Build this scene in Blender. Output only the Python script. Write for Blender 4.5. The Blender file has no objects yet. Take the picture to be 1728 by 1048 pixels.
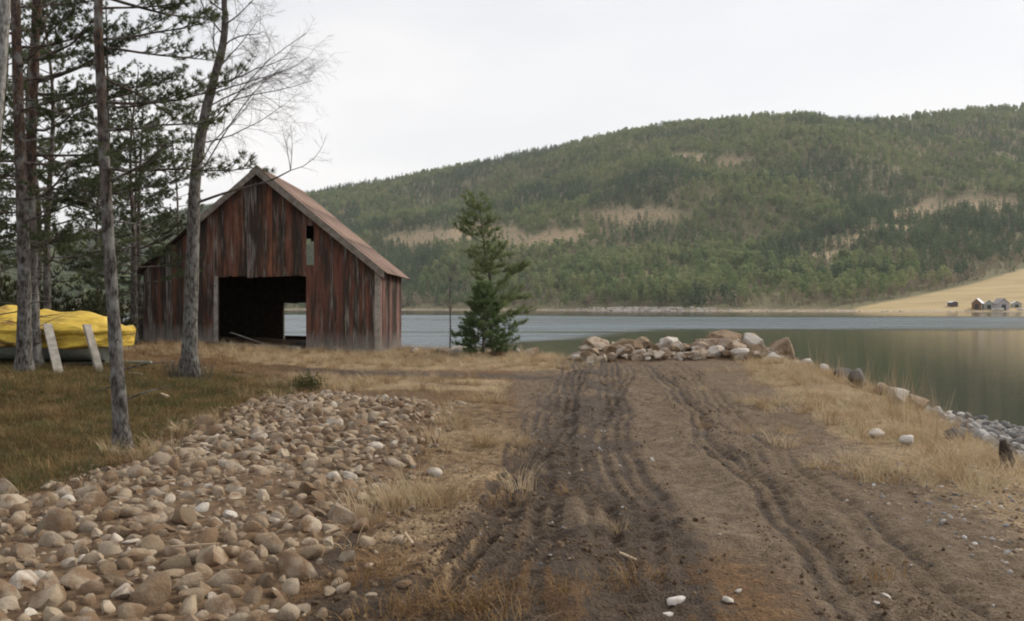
import bpy, bmesh, math, random
import numpy as np
from mathutils import Vector, Matrix

rad = math.radians
rng = np.random.default_rng(11)
random.seed(11)
scene = bpy.context.scene
COL = scene.collection

# ------------------------------------------------------------------ camera
CAMZ = 1.6
cam_d = bpy.data.cameras.new('camera')
cam_d.lens = 35.0
cam_d.sensor_width = 36.0
cam_d.clip_start = 0.05
cam_d.clip_end = 9000
cam = bpy.data.objects.new('camera', cam_d)
COL.objects.link(cam)
cam.location = (0, 0, CAMZ)
cam.rotation_euler = (rad(90 - 0.24), 0, 0)
scene.camera = cam

# ------------------------------------------------------------------ world: an even, thin overcast
SUN_AZ, SUN_EL = rad(62), rad(34)          # azimuth clockwise from +Y
world = bpy.data.worlds.new('World')
scene.world = world
world.use_nodes = True
wt = world.node_tree
wt.nodes.clear()
w_out = wt.nodes.new('ShaderNodeOutputWorld')
w_bg = wt.nodes.new('ShaderNodeBackground')
w_sky = wt.nodes.new('ShaderNodeTexSky')
w_sky.sky_type = 'NISHITA'
w_sky.sun_disc = False
w_sky.sun_elevation = SUN_EL
w_sky.sun_rotation = SUN_AZ
w_scale = wt.nodes.new('ShaderNodeMix'); w_scale.data_type = 'RGBA'; w_scale.blend_type = 'MULTIPLY'
w_scale.inputs[0].default_value = 1.0
w_scale.inputs[7].default_value = (0.08, 0.08, 0.08, 1)
w_tc = wt.nodes.new('ShaderNodeTexCoord')
w_map = wt.nodes.new('ShaderNodeMapping'); w_map.inputs['Scale'].default_value = (1.0, 1.0, 3.2)
w_n = wt.nodes.new('ShaderNodeTexNoise')
w_n.inputs['Scale'].default_value = 1.9
w_n.inputs['Detail'].default_value = 5
w_n.inputs['Roughness'].default_value = 0.5
w_r = wt.nodes.new('ShaderNodeMapRange')
w_r.inputs['From Min'].default_value = 0.30; w_r.inputs['From Max'].default_value = 0.72
w_r.inputs['To Min'].default_value = 0.64; w_r.inputs['To Max'].default_value = 1.0
w_mix = wt.nodes.new('ShaderNodeMix'); w_mix.data_type = 'RGBA'
w_mix.inputs[7].default_value = (0.785, 0.77, 0.765, 1)
wt.links.new(w_sky.outputs[0], w_scale.inputs[6])
wt.links.new(w_tc.outputs['Generated'], w_map.inputs[0])
wt.links.new(w_map.outputs[0], w_n.inputs['Vector'])
wt.links.new(w_n.outputs[0], w_r.inputs[0])
wt.links.new(w_r.outputs[0], w_mix.inputs[0])
wt.links.new(w_scale.outputs[2], w_mix.inputs[6])
wt.links.new(w_mix.outputs[2], w_bg.inputs[0])
w_bg.inputs[1].default_value = 1.0
wt.links.new(w_bg.outputs[0], w_out.inputs[0])

sun_d = bpy.data.lights.new('sun', 'SUN')
sun_d.energy = 2.6
sun_d.angle = rad(20)
sun_d.color = (1.0, 0.90, 0.75)
sun = bpy.data.objects.new('sun', sun_d)
COL.objects.link(sun)
sdir = Vector((math.sin(SUN_AZ) * math.cos(SUN_EL), math.cos(SUN_AZ) * math.cos(SUN_EL), math.sin(SUN_EL)))
sun.rotation_euler = (-sdir).to_track_quat('-Z', 'Y').to_euler()
sun.location = (40, 20, 40)

scene.view_settings.view_transform = 'Standard'
scene.view_settings.look = 'None'
scene.view_settings.exposure = 0.46
scene.view_settings.gamma = 1.0
scene.view_settings.use_curve_mapping = False
scene.render.engine = 'CYCLES'
scene.cycles.use_denoising = True
scene.cycles.max_bounces = 6
scene.cycles.diffuse_bounces = 3
scene.cycles.glossy_bounces = 2
scene.cycles.caustics_reflective = False
scene.cycles.caustics_refractive = False
scene.cycles.filter_width = 2.0

# ------------------------------------------------------------------ numeric helpers
F = 1680.0          # focal length in photograph pixels
HOR = 517.0         # horizon row of the photograph
WATER = -1.6

def sst(a, b, x):
    t = np.clip((np.asarray(x, float) - a) / (b - a), 0, 1)
    return t * t * (3 - 2 * t)

_tab = np.random.default_rng(3).random((256, 256))
def vn(x, y, s=0):
    x = np.asarray(x, float) + s * 17.31; y = np.asarray(y, float) + s * 9.77
    xi = np.floor(x).astype(int); yi = np.floor(y).astype(int)
    fx = x - xi; fy = y - yi
    fx = fx * fx * (3 - 2 * fx); fy = fy * fy * (3 - 2 * fy)
    a = _tab[xi & 255, yi & 255]; b = _tab[(xi + 1) & 255, yi & 255]
    c = _tab[xi & 255, (yi + 1) & 255]; d = _tab[(xi + 1) & 255, (yi + 1) & 255]
    return (a * (1 - fx) + b * fx) * (1 - fy) + (c * (1 - fx) + d * fx) * fy
def fbm(x, y, o=4, s=0, g=0.5):
    t = 0; a = 1; n = 0; f = 1
    for i in range(o):
        t = t + a * vn(np.asarray(x) * f, np.asarray(y) * f, s + i * 3); n += a; a *= g; f *= 2.03
    return t / n

# ------------------------------------------------------------------ node helpers
class NT:
    def __init__(s, name):
        s.m = bpy.data.materials.new(name); s.m.use_nodes = True
        s.t = s.m.node_tree; s.b = s.t.nodes['Principled BSDF']
        s.b.inputs['Roughness'].default_value = 0.9
        s.b.inputs['Specular IOR Level'].default_value = 0.25
        s.tc = None
    def n(s, k, **kw):
        o = s.t.nodes.new('ShaderNode' + k)
        for a, v in kw.items(): setattr(o, a, v)
        return o
    def l(s, a, b): s.t.links.new(a, b)
    def put(s, sock, v):
        if hasattr(v, 'links') or isinstance(v, bpy.types.NodeSocket): s.l(v, sock)
        elif isinstance(v, (tuple, list)) and len(v) == 3 and sock.type == 'RGBA': sock.default_value = (*v, 1)
        else: sock.default_value = v
    def coord(s, k='Object'):
        if s.tc is None: s.tc = s.n('TexCoord')
        return s.tc.outputs[k]
    def pos(s): return s.n('NewGeometry').outputs['Position']
    def map(s, v, scale=(1, 1, 1), loc=(0, 0, 0), rot=(0, 0, 0)):
        o = s.n('Mapping'); s.l(v, o.inputs[0])
        o.inputs['Scale'].default_value = scale; o.inputs['Rotation'].default_value = rot
        s.put(o.inputs['Location'], loc)
        return o.outputs[0]
    def noise(s, v, scale=5, detail=4, rough=0.55, dist=0.0):
        o = s.n('TexNoise'); s.l(v, o.inputs['Vector'])
        o.inputs['Scale'].default_value = scale; o.inputs['Detail'].default_value = detail
        o.inputs['Roughness'].default_value = rough; o.inputs['Distortion'].default_value = dist
        return o.outputs[0]
    def vor(s, v, scale=5, out='Distance'):
        o = s.n('TexVoronoi'); s.l(v, o.inputs['Vector']); o.inputs['Scale'].default_value = scale
        return o.outputs[out]
    def ramp(s, f, *stops):
        o = s.n('ValToRGB'); s.l(f, o.inputs[0]); e = o.color_ramp.elements
        while len(e) < len(stops): e.new(0.5)
        for i, (p, c) in enumerate(stops): e[i].position = p; e[i].color = (*c, 1) if len(c) == 3 else c
        return o.outputs[0]
    def rng(s, f, a, b, c=0, d=1):
        o = s.n('MapRange'); s.put(o.inputs[0], f)
        for i, v in enumerate((a, b, c, d)): s.put(o.inputs[i + 1], v)
        return o.outputs[0]
    def mix(s, f, a, b, mode='MIX'):
        o = s.n('Mix', data_type='RGBA', blend_type=mode)
        s.put(o.inputs[0], f); s.put(o.inputs[6], a); s.put(o.inputs[7], b)
        return o.outputs[2]
    def math(s, op, a, b=0.0):
        o = s.n('Math', operation=op); s.put(o.inputs[0], a); s.put(o.inputs[1], b)
        return o.outputs[0]
    def attr(s, name):
        o = s.n('Attribute'); o.attribute_name = name; return o
    def sep(s, v):
        o = s.n('SeparateXYZ'); s.l(v, o.inputs[0]); return o.outputs
    def rand(s): return s.n('ObjectInfo').outputs['Random']
    def bump(s, h, strength=0.5, dist=0.02, normal=None):
        o = s.n('Bump'); s.put(o.inputs['Height'], h); s.put(o.inputs['Strength'], strength); o.inputs['Distance'].default_value = dist
        if normal is not None: s.l(normal, o.inputs['Normal'])
        return o.outputs[0]
    def fin(s, col=None, rough=None, normal=None):
        if col is not None: s.put(s.b.inputs['Base Color'], col)
        if rough is not None: s.put(s.b.inputs['Roughness'], rough)
        if normal is not None: s.l(normal, s.b.inputs['Normal'])
        return s.m

M = {}
def plain0(name, a, b):
    t = NT(name); P = t.pos(); g = t.noise(t.map(P, (6, 6, 6)), 1, 5, 0.65)
    return t.fin(t.ramp(g, (0.35, a), (0.65, b)), 0.92, t.bump(t.noise(P, 50, 3), 0.5, 0.01))
# --- ground: zoneA = (mud, straw, moss), zoneB = (tread grey, gravel, litter)
t = NT('ground_soil'); P = t.pos()
za = t.attr('zoneA'); zb = t.attr('zoneB')
t.b.inputs['Specular IOR Level'].default_value = 0.12
sA = t.n('SeparateColor'); t.l(za.outputs['Color'], sA.inputs[0])
sB = t.n('SeparateColor'); t.l(zb.outputs['Color'], sB.inputs[0])
n1 = t.noise(P, 0.9, 6, 0.6); n2 = t.noise(P, 7, 6, 0.65); n3 = t.noise(P, 34, 4, 0.6); n4 = t.noise(P, 2.6, 5, 0.6); n5 = t.noise(P, 110, 3, 0.7); cr = t.vor(P, 48)
soil = t.ramp(n2, (0.3, (0.075, 0.045, 0.025)), (0.52, (0.155, 0.100, 0.060)), (0.72, (0.24, 0.17, 0.11)))
grey = t.ramp(n2, (0.3, (0.095, 0.070, 0.047)), (0.55, (0.170, 0.130, 0.092)), (0.75, (0.24, 0.19, 0.14)))
def msk(sock, noise, soft=0.22):
    # mask broken up by noise at its edge
    d = t.math('ADD', sock, t.math('MULTIPLY', t.math('SUBTRACT', noise, 0.5), 1.3))
    return t.rng(d, 0.5 - soft, 0.5 + soft)
col = t.mix(msk(sB.outputs[0], n2), soil, grey)
fib = t.noise(t.map(P, (1, 0.35, 1), rot=(0, 0, 0.4)), 38, 3, 0.6)
straw = t.ramp(fib, (0.3, (0.16, 0.11, 0.06)), (0.5, (0.31, 0.23, 0.14)), (0.7, (0.44, 0.345, 0.225)))
litter0 = t.ramp(n2, (0.3, (0.09, 0.05, 0.022)), (0.6, (0.19, 0.115, 0.055)))
moss = t.ramp(n2, (0.3, (0.045, 0.032, 0.013)), (0.5, (0.10, 0.075, 0.028)), (0.68, (0.18, 0.13, 0.055)))
moss = t.mix(t.rng(n1, 0.45, 0.6, 0, 0.8), moss, litter0)
moss = t.mix(t.rng(n4, 0.5, 0.62), moss, t.ramp(n3, (0.35, (0.05, 0.058, 0.018)), (0.7, (0.12, 0.125, 0.04))))
litter = t.ramp(n2, (0.3, (0.07, 0.040, 0.020)), (0.55, (0.15, 0.090, 0.047)), (0.75, (0.25, 0.165, 0.092)))
col = t.mix(msk(sB.outputs[2], n2), col, litter)
col = t.mix(msk(sA.outputs[2], n4), col, moss)
col = t.mix(msk(sA.outputs[1], n2), col, straw)
grav = t.ramp(t.vor(P, 26, 'Color'), (0.2, (0.10, 0.10, 0.098)), (0.6, (0.23, 0.22, 0.21)), (0.9, (0.38, 0.37, 0.35)))
col = t.mix(msk(sB.outputs[1], n2), col, grav)
mudc = t.ramp(n2, (0.35, (0.024, 0.016, 0.010)), (0.68, (0.078, 0.052, 0.032)))
trk = t.noise(t.map(P, (1.0, 0.28, 1), rot=(0, 0, -0.05)), 5.5, 5, 0.65)
nmix = t.math('ADD', t.math('MULTIPLY', n2, 0.45), t.math('MULTIPLY', trk, 0.55))
mm = t.rng(t.math('ADD', sA.outputs[0], t.math('MULTIPLY', t.math('SUBTRACT', nmix, 0.52), 3.6)), 0.36, 0.72)
col = t.mix(mm, col, mudc)
col = t.mix(t.rng(n1, 0.35, 0.65, 0.0, 0.35), col, (0.085, 0.058, 0.04))
col = t.mix(1.0, col, t.ramp(t.math('ADD', t.math('MULTIPLY', n5, 0.6), t.math('MULTIPLY', n3, 0.4)), (0.34, (0.45, 0.43, 0.42)), (0.5, (1.0, 1.0, 1.0)), (0.64, (1.5, 1.5, 1.5))), 'MULTIPLY')
h = t.math('ADD', t.math('MULTIPLY', n2, 1.0), t.math('MULTIPLY', n3, 0.6))
h = t.math('ADD', h, t.math('ADD', t.math('MULTIPLY', n5, 0.25), t.math('MULTIPLY', cr, -0.35)))
nb = t.bump(h, 0.9, 0.045)
M['ground'] = t.fin(col, t.rng(mm, 0, 1, 0.95, 0.55), nb)

t = NT('bed_soil'); P = t.pos(); n = t.noise(P, 9, 6, 0.65)
M['bed'] = t.fin(t.ramp(n, (0.3, (0.05, 0.030, 0.016)), (0.55, (0.125, 0.080, 0.045)), (0.75, (0.20, 0.135, 0.08))), 0.95, t.bump(n, 0.9, 0.04))

def stone_mat(name, stops, dirt, dirt_amt, bump=0.6, sc=1.0):
    t = NT(name); O = t.coord('Object'); r = t.rand()
    base = t.ramp(r, *stops)
    V = t.map(O, (1, 1, 1), loc=(0, 0, 0)); P = t.pos()
    n = t.noise(P, 16 * sc, 5, 0.6); f = t.noise(P, 90 * sc, 3, 0.6)
    c = t.mix(t.rng(f, 0.3, 0.75, 0, 0.45), base, t.mix(1.0, base, (0.55, 0.52, 0.5), 'MULTIPLY'))
    c = t.mix(t.rng(t.noise(P, 5 * sc, 4, 0.6), 0.62 - dirt_amt * 0.3, 0.72 - dirt_amt * 0.2), c, dirt)
    hh = t.math('ADD', n, t.math('MULTIPLY', f, 0.3))
    return t.fin(c, 0.92, t.bump(hh, bump, 0.03))
M['cobble'] = stone_mat('cobble_stone', [(0.0, (0.15, 0.112, 0.075)), (0.2, (0.28, 0.215, 0.145)), (0.4, (0.23, 0.19, 0.145)), (0.6, (0.37, 0.295, 0.21)), (0.78, (0.29, 0.245, 0.19)), (0.9, (0.42, 0.35, 0.265)), (0.98, (0.52, 0.475, 0.41))], (0.16, 0.105, 0.064), 0.6)
M['boulder_tan'] = stone_mat('boulder_tan', [(0.0, (0.31, 0.245, 0.185)), (0.5, (0.39, 0.325, 0.26)), (1.0, (0.47, 0.41, 0.345))], (0.22, 0.155, 0.10), 0.5, 1.0, 0.8)
M['boulder_brown'] = stone_mat('boulder_brown', [(0.0, (0.20, 0.145, 0.095)), (0.5, (0.27, 0.20, 0.135)), (1.0, (0.33, 0.26, 0.185))], (0.15, 0.10, 0.06), 0.6, 1.0, 0.8)
M['boulder_pale'] = stone_mat('boulder_pale', [(0.0, (0.42, 0.39, 0.35)), (0.5, (0.50, 0.46, 0.41)), (1.0, (0.58, 0.55, 0.52))], (0.32, 0.23, 0.15), 0.3, 0.8, 0.5)
M['boulder_dark'] = stone_mat('boulder_dark', [(0.0, (0.09, 0.08, 0.075)), (1.0, (0.16, 0.15, 0.15))], (0.06, 0.045, 0.035), 0.3, 0.7, 0.5)
M['shore_stone'] = stone_mat('shore_stone', [(0.0, (0.10, 0.10, 0.10)), (0.4, (0.20, 0.20, 0.20)), (0.75, (0.32, 0.31, 0.30)), (0.95, (0.5, 0.49, 0.47))], (0.16, 0.12, 0.08), 0.2)

def leaf_mat(name, stops, rough=0.75, sc=0.0, trans=0.25):
    t = NT(name); r = t.rand()
    if sc < 0:
        f = t.math('ADD', t.math('MULTIPLY', r, 0.5), t.math('MULTIPLY', t.rng(t.noise(t.n('ObjectInfo').outputs['Location'], -sc, 4, 0.6), 0.3, 0.7), 0.5))
    elif sc:
        f = t.math('ADD', t.math('MULTIPLY', r, 0.55), t.math('MULTIPLY', t.noise(t.pos(), sc, 3, 0.6), 0.45))
    else: f = r
    c = t.ramp(f, *stops)
    t.fin(c, rough)
    if trans:
        tr = t.n('BsdfTranslucent'); t.put(tr.inputs[0], c)
        mx = t.n('MixShader'); mx.inputs[0].default_value = trans
        out = t.t.nodes['Material Output']
        t.l(t.b.outputs[0], mx.inputs[1]); t.l(tr.outputs[0], mx.inputs[2]); t.l(mx.outputs[0], out.inputs[0])
    return t.m
M['dry'] = leaf_mat('dry_grass', [(0.0, (0.25, 0.17, 0.09)), (0.35, (0.40, 0.295, 0.175)), (0.7, (0.52, 0.41, 0.27)), (1.0, (0.42, 0.36, 0.225))])
M['green'] = leaf_mat('field_grass', [(0.15, (0.060, 0.066, 0.022)), (0.42, (0.095, 0.092, 0.032)), (0.6, (0.14, 0.105, 0.044)), (0.85, (0.22, 0.155, 0.075))], 0.75, -1.1)
M['litter_grass'] = leaf_mat('brown_grass', [(0.0, (0.12, 0.07, 0.03)), (0.5, (0.24, 0.145, 0.06)), (1.0, (0.36, 0.24, 0.12))])
M['needle'] = leaf_mat('pine_needle', [(0.15, (0.038, 0.052, 0.022)), (0.5, (0.068, 0.088, 0.040)), (0.8, (0.105, 0.125, 0.055))], 0.6, 1.6, 0.35)
M['needle_bright'] = leaf_mat('young_pine_needle', [(0.15, (0.070, 0.105, 0.042)), (0.5, (0.105, 0.155, 0.062)), (0.8, (0.15, 0.19, 0.08))], 0.6, 2.2, 0.35)
M['needle_light'] = leaf_mat('shore_pine_needle', [(0.15, (0.125, 0.160, 0.070)), (0.5, (0.180, 0.225, 0.096)), (0.8, (0.24, 0.26, 0.12))], 0.7, 2.2, 0.45)
M['needle_dark'] = leaf_mat('juniper_needle', [(0.2, (0.03, 0.036, 0.016)), (0.6, (0.055, 0.06, 0.026)), (0.9, (0.085, 0.08, 0.038))], 0.7, 1.2, 0.2)
M['far_green'] = leaf_mat('far_conifer', [(0.15, (0.112, 0.156, 0.068)), (0.4, (0.170, 0.224, 0.094)), (0.6, (0.228, 0.270, 0.116)), (0.85, (0.285, 0.290, 0.146))], 0.9, -0.012, 0.4)
M['far_spruce'] = leaf_mat('far_spruce', [(0.15, (0.062, 0.100, 0.052)), (0.5, (0.098, 0.148, 0.072)), (0.85, (0.145, 0.195, 0.092))], 0.9, -0.012, 0.4)
M['far_bare'] = leaf_mat('far_bare_twigs', [(0.0, (0.21, 0.17, 0.125)), (0.5, (0.27, 0.22, 0.165)), (1.0, (0.30, 0.26, 0.17))], 0.9, 0, 0.2)

def bark(name, low, high, z0, z1, dark=(0.03, 0.026, 0.022)):
    t = NT(name); P = t.pos(); z = t.sep(P)[2]
    V = t.map(P, (1, 1, 0.35))
    n = t.noise(V, 22, 5, 0.65); v = t.noise(V, 60, 3, 0.6)
    c = t.mix(t.rng(z, z0, z1), low, high)
    c = t.mix(t.rng(n, 0.40, 0.60), dark, c)
    c = t.mix(t.rng(t.noise(P, 5, 3), 0.5, 0.66), c, t.mix(0.5, c, (0.26, 0.27, 0.26)))
    return t.fin(c, 0.95, t.bump(t.math('ADD', n, t.math('MULTIPLY', v, 0.4)), 1.0, 0.03))
M['bark_pine'] = bark('pine_bark', (0.15, 0.14, 0.135), (0.10, 0.062, 0.045), 2.2, 4.5)
M['bark_dark'] = bark('dark_bark', (0.13, 0.115, 0.10), (0.11, 0.08, 0.062), 2, 6)
M['bark_birch'] = bark('birch_bark', (0.17, 0.165, 0.15), (0.14, 0.12, 0.11), 2, 5, (0.035, 0.03, 0.028))
M['bark_pale'] = bark('pale_bark', (0.34, 0.34, 0.33), (0.34, 0.34, 0.33), 2, 5, (0.12, 0.11, 0.10))
t = NT('twig_bark'); M['twig'] = t.fin(t.mix(t.rand(), (0.06, 0.045, 0.042), (0.085, 0.062, 0.055)), 0.9)

# red, flaking, mould-streaked boards
def board_mat(name, red, lift, grey_amt, mould):
    t = NT(name); P = t.pos(); r = t.rand(); s = t.sep(P)
    off = t.n('CombineXYZ'); t.l(t.math('MULTIPLY', r, 37.0), off.inputs[0]); t.l(t.math('MULTIPLY', r, 11.0), off.inputs[2])
    V = t.map(P, (1, 1, 1), loc=off.outputs[0])
    g = t.noise(t.map(V, (26, 26, 0.9)), 1, 5, 0.65); g2 = t.noise(t.map(V, (70, 70, 2.0)), 1, 3, 0.6)
    w = t.noise(t.map(V, (5, 5, 0.55)), 1, 4, 0.6); q = t.noise(t.map(V, (9, 9, 1.6)), 1, 5, 0.65)
    redc = t.mix(t.rng(q, 0.32, 0.68), t.mix(1.0, red, (0.5, 0.42, 0.4), 'MULTIPLY'), red)
    greyc = t.ramp(g2, (0.3, (0.13, 0.115, 0.10)), (0.7, (0.30, 0.275, 0.25)))
    dk = t.ramp(g2, (0.3, (0.022, 0.017, 0.014)), (0.7, (0.06, 0.045, 0.036)))
    f = t.math('ADD', w, t.math('MULTIPLY', t.math('SUBTRACT', r, 0.5), mould))
    c = t.mix(t.rng(t.math('ADD', t.math('MULTIPLY', f, 0.6), t.math('MULTIPLY', g, 0.4)), 0.43, 0.53), redc, dk)
    rb = t.math('FRACT', t.math('MULTIPLY', r, 7.13))
    gm = t.math('ADD', t.math('MULTIPLY', g, 0.6), t.math('MULTIPLY', t.noise(t.map(V, (4, 4, 0.8)), 1, 3), 0.4))
    gm = t.math('ADD', gm, t.math('MULTIPLY', t.math('SUBTRACT', rb, 0.5), 0.11))
    c = t.mix(t.rng(gm, 0.60 - grey_amt, 0.68 - grey_amt), c, greyc)
    # bare, washed-out wood at the splash zone along the foot
    foot = t.math('SUBTRACT', t.math('ADD', s[2], t.math('MULTIPLY', q, -1.0)), t.rng(s[0], -12, -4.4, 0.28, -0.14))
    c = t.mix(t.rng(foot, -0.15, 0.35, 0.85, 0), c, greyc)
    hh = t.math('ADD', g, t.math('MULTIPLY', g2, 0.5))
    return t.fin(t.mix(1.0, c, (lift, lift, lift), 'MULTIPLY'), 0.92, t.bump(hh, 0.7, 0.012))
M['board'] = board_mat('weathered_red_boards', (0.175, 0.082, 0.058), 1.0, 0.07, 0.26)
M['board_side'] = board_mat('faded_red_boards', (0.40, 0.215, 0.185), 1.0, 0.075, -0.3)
M['board_orange'] = board_mat('rust_orange_boards', (0.235, 0.105, 0.064), 1.0, 0.045, 0.24)
t = NT('grey_timber'); P = t.pos(); g = t.noise(t.map(P, (8, 8, 8)), 1, 5, 0.6); g2 = t.noise(P, 60, 3)
M['grey_timber'] = t.fin(t.ramp(g, (0.3, (0.19, 0.17, 0.145)), (0.6, (0.34, 0.315, 0.28)), (0.8, (0.44, 0.415, 0.38))), 0.9, t.bump(g2, 0.5, 0.01))
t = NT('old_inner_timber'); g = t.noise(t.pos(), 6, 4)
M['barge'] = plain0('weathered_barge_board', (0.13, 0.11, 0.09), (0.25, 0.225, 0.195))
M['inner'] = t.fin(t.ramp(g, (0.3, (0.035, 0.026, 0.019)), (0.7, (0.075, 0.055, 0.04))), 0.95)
t = NT('roof_sheet_rust'); P = t.pos(); g = t.noise(P, 2.5, 6, 0.65)
M['roof'] = t.fin(t.ramp(g, (0.3, (0.15, 0.095, 0.075)), (0.55, (0.215, 0.145, 0.115)), (0.75, (0.29, 0.22, 0.185))), 0.85, t.bump(t.noise(P, 30, 3), 0.4, 0.01))
t = NT('yellow_tarpaulin'); P = t.pos(); g = t.noise(P, 3.5, 5, 0.6); s = t.sep(P)
fold = t.noise(t.map(P, (1.5, 1.5, 9)), 1.3, 4, 0.55, 0.6)
c = t.mix(t.rng(g, 0.35, 0.7), (0.50, 0.335, 0.04), (0.66, 0.475, 0.07))
st = t.math('MULTIPLY', t.rng(t.noise(t.map(P, (2.2, 1, 6), loc=(3, 0, 1)), 1, 4, 0.6), 0.5, 0.58), t.rng(s[0], -9.3, -9.75, 0, 1))
c = t.mix(t.math('MULTIPLY', st, 0.8), c, (0.16, 0.07, 0.03))
c = t.mix(t.rng(t.noise(t.map(P, (1, 1, 2.5)), 2.2, 5, 0.65), 0.48, 0.66, 0, 0.55), c, (0.30, 0.19, 0.035))
M['tarp'] = t.fin(c, 0.6, t.bump(fold, 0.9, 0.10)); t.b.inputs['Specular IOR Level'].default_value = 0.4
t = NT('pale_hull_paint'); M['hull'] = t.fin(t.ramp(t.noise(t.pos(), 5, 4), (0.3, (0.32, 0.36, 0.34)), (0.7, (0.52, 0.55, 0.52))), 0.6)
def plain(name, c, c2=None, sc=4, rough=0.9):
    t = NT(name)
    return t.fin(t.ramp(t.noise(t.pos(), sc, 4), (0.3, c), (0.7, c2 or c)), rough)
M['dark_wood'] = plain('dark_wet_wood', (0.025, 0.018, 0.014), (0.06, 0.042, 0.03), 12)
M['green_board'] = plain('mossy_pale_board', (0.17, 0.21, 0.17), (0.32, 0.35, 0.30), 8)
M['raw_wood'] = plain('raw_wood', (0.32, 0.24, 0.16), (0.45, 0.36, 0.26), 10)
M['hut_brown'] = plain('brown_hut_wall', (0.15, 0.075, 0.035), (0.22, 0.12, 0.06), 1)
M['hut_grey'] = plain('pale_grey_hut_wall', (0.30, 0.31, 0.27), (0.40, 0.41, 0.37), 1)
M['hut_lilac'] = plain('lilac_grey_hut_wall', (0.34, 0.31, 0.33), (0.44, 0.41, 0.42), 1)
M['hut_dark'] = plain('dark_hut_wall', (0.08, 0.055, 0.055), (0.12, 0.085, 0.08), 1)
M['hut_roof'] = plain('pale_sheet_roof', (0.52, 0.54, 0.60), (0.64, 0.66, 0.72), 1, 0.6)
M['hut_roof2'] = plain('grey_brown_roof', (0.26, 0.24, 0.23), (0.34, 0.31, 0.29), 1, 0.8)
M['hut_door'] = plain('hut_dark_door', (0.035, 0.04, 0.035), None, 1)
M['white'] = plain('white_paint', (0.72, 0.70, 0.64), (0.8, 0.78, 0.74), 1, 0.5)

# far hillside floor: zone = (field, bare ground, shore rock)
t = NT('hillside_floor'); P = t.pos()
za = t.attr('zone'); sA = t.n('SeparateColor'); t.l(za.outputs['Color'], sA.inputs[0])
n = t.noise(P, 0.05, 6, 0.65); nn = t.noise(P, 0.35, 4, 0.6)
c = t.ramp(nn, (0.3, (0.12, 0.115, 0.060)), (0.55, (0.165, 0.150, 0.082)), (0.75, (0.22, 0.19, 0.115)))
bare = t.ramp(nn, (0.3, (0.22, 0.165, 0.10)), (0.55, (0.31, 0.235, 0.145)), (0.78, (0.40, 0.32, 0.22)))
fld = t.ramp(t.math('ADD', t.math('MULTIPLY', t.noise(t.map(P, (0.3, 1, 1)), 0.07, 5, 0.65), 0.65), t.math('MULTIPLY', t.noise(t.map(P, (0.1, 1.2, 1), rot=(0, 0, 0.25)), 0.3, 3, 0.6), 0.35)), (0.32, (0.25, 0.19, 0.095)), (0.5, (0.36, 0.275, 0.145)), (0.68, (0.42, 0.33, 0.19)))
shr = t.ramp(nn, (0.3, (0.20, 0.15, 0.10)), (0.5, (0.34, 0.27, 0.19)), (0.75, (0.45, 0.40, 0.34)))
c = t.mix(t.math('MULTIPLY', sA.outputs[1], t.rng(nn, 0.25, 0.5)), c, bare); c = t.mix(sA.outputs[0], c, fld); c = t.mix(sA.outputs[2], c, shr)
M['hill'] = t.fin(c, 1.0)

# lake: calm mirror near and far, a wind-ruffled belt between
t = NT('fjord_water'); P = t.pos(); s = t.sep(P)
wob = t.noise(t.map(P, (0.012, 0.03, 1)), 1, 4, 0.6)
yy = t.math('ADD', s[1], t.math('MULTIPLY', t.math('SUBTRACT', wob, 0.5), 60.0))
lo = t.rng(s[0], -9, 20, 62, 128)
hi = t.rng(s[0], -60, 60, 420, 330)
a = t.rng(yy, lo, t.math('MULTIPLY', lo, 1.15)); b = t.rng(yy, t.math('MULTIPLY', hi, 0.86), hi, 1, 0)
ruf = t.math('MULTIPLY', a, b)
gap = t.rng(t.noise(t.map(P, (0.006, 0.045, 1), loc=(4, 2, 0)), 1, 3, 0.6), 0.52, 0.60)
strk = t.rng(t.noise(t.map(P, (0.018, 0.16, 1)), 1, 4, 0.65), 0.40, 0.60)
ruf = t.math('MULTIPLY', ruf, t.math('ADD', 0.62, t.math('MULTIPLY', strk, 0.38)))
ruf = t.math('MULTIPLY', ruf, t.math('SUBTRACT', 1.0, t.math('MULTIPLY', gap, 0.55)))
wav = t.noise(t.map(P, (0.55, 2.0, 1)), 1.0, 4, 0.6)
wav2 = t.noise(t.map(P, (0.5, 1.3, 1)), 2.6, 3, 0.6)
bmp = t.bump(t.math('ADD', wav, t.math('MULTIPLY', wav2, 0.35)), t.rng(ruf, 0, 1, 0.045, 0.55), 0.25)
t.fin(t.mix(ruf, (0.020, 0.020, 0.012), (0.05, 0.085, 0.11)), t.rng(ruf, 0, 1, 0.06, 0.30), bmp)  # ruffled belt: blue of the reflected sky painted into the base colour
t.b.inputs['IOR'].default_value = 1.333; t.b.inputs['Specular IOR Level'].default_value = 0.5
M['water'] = t.m

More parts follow.
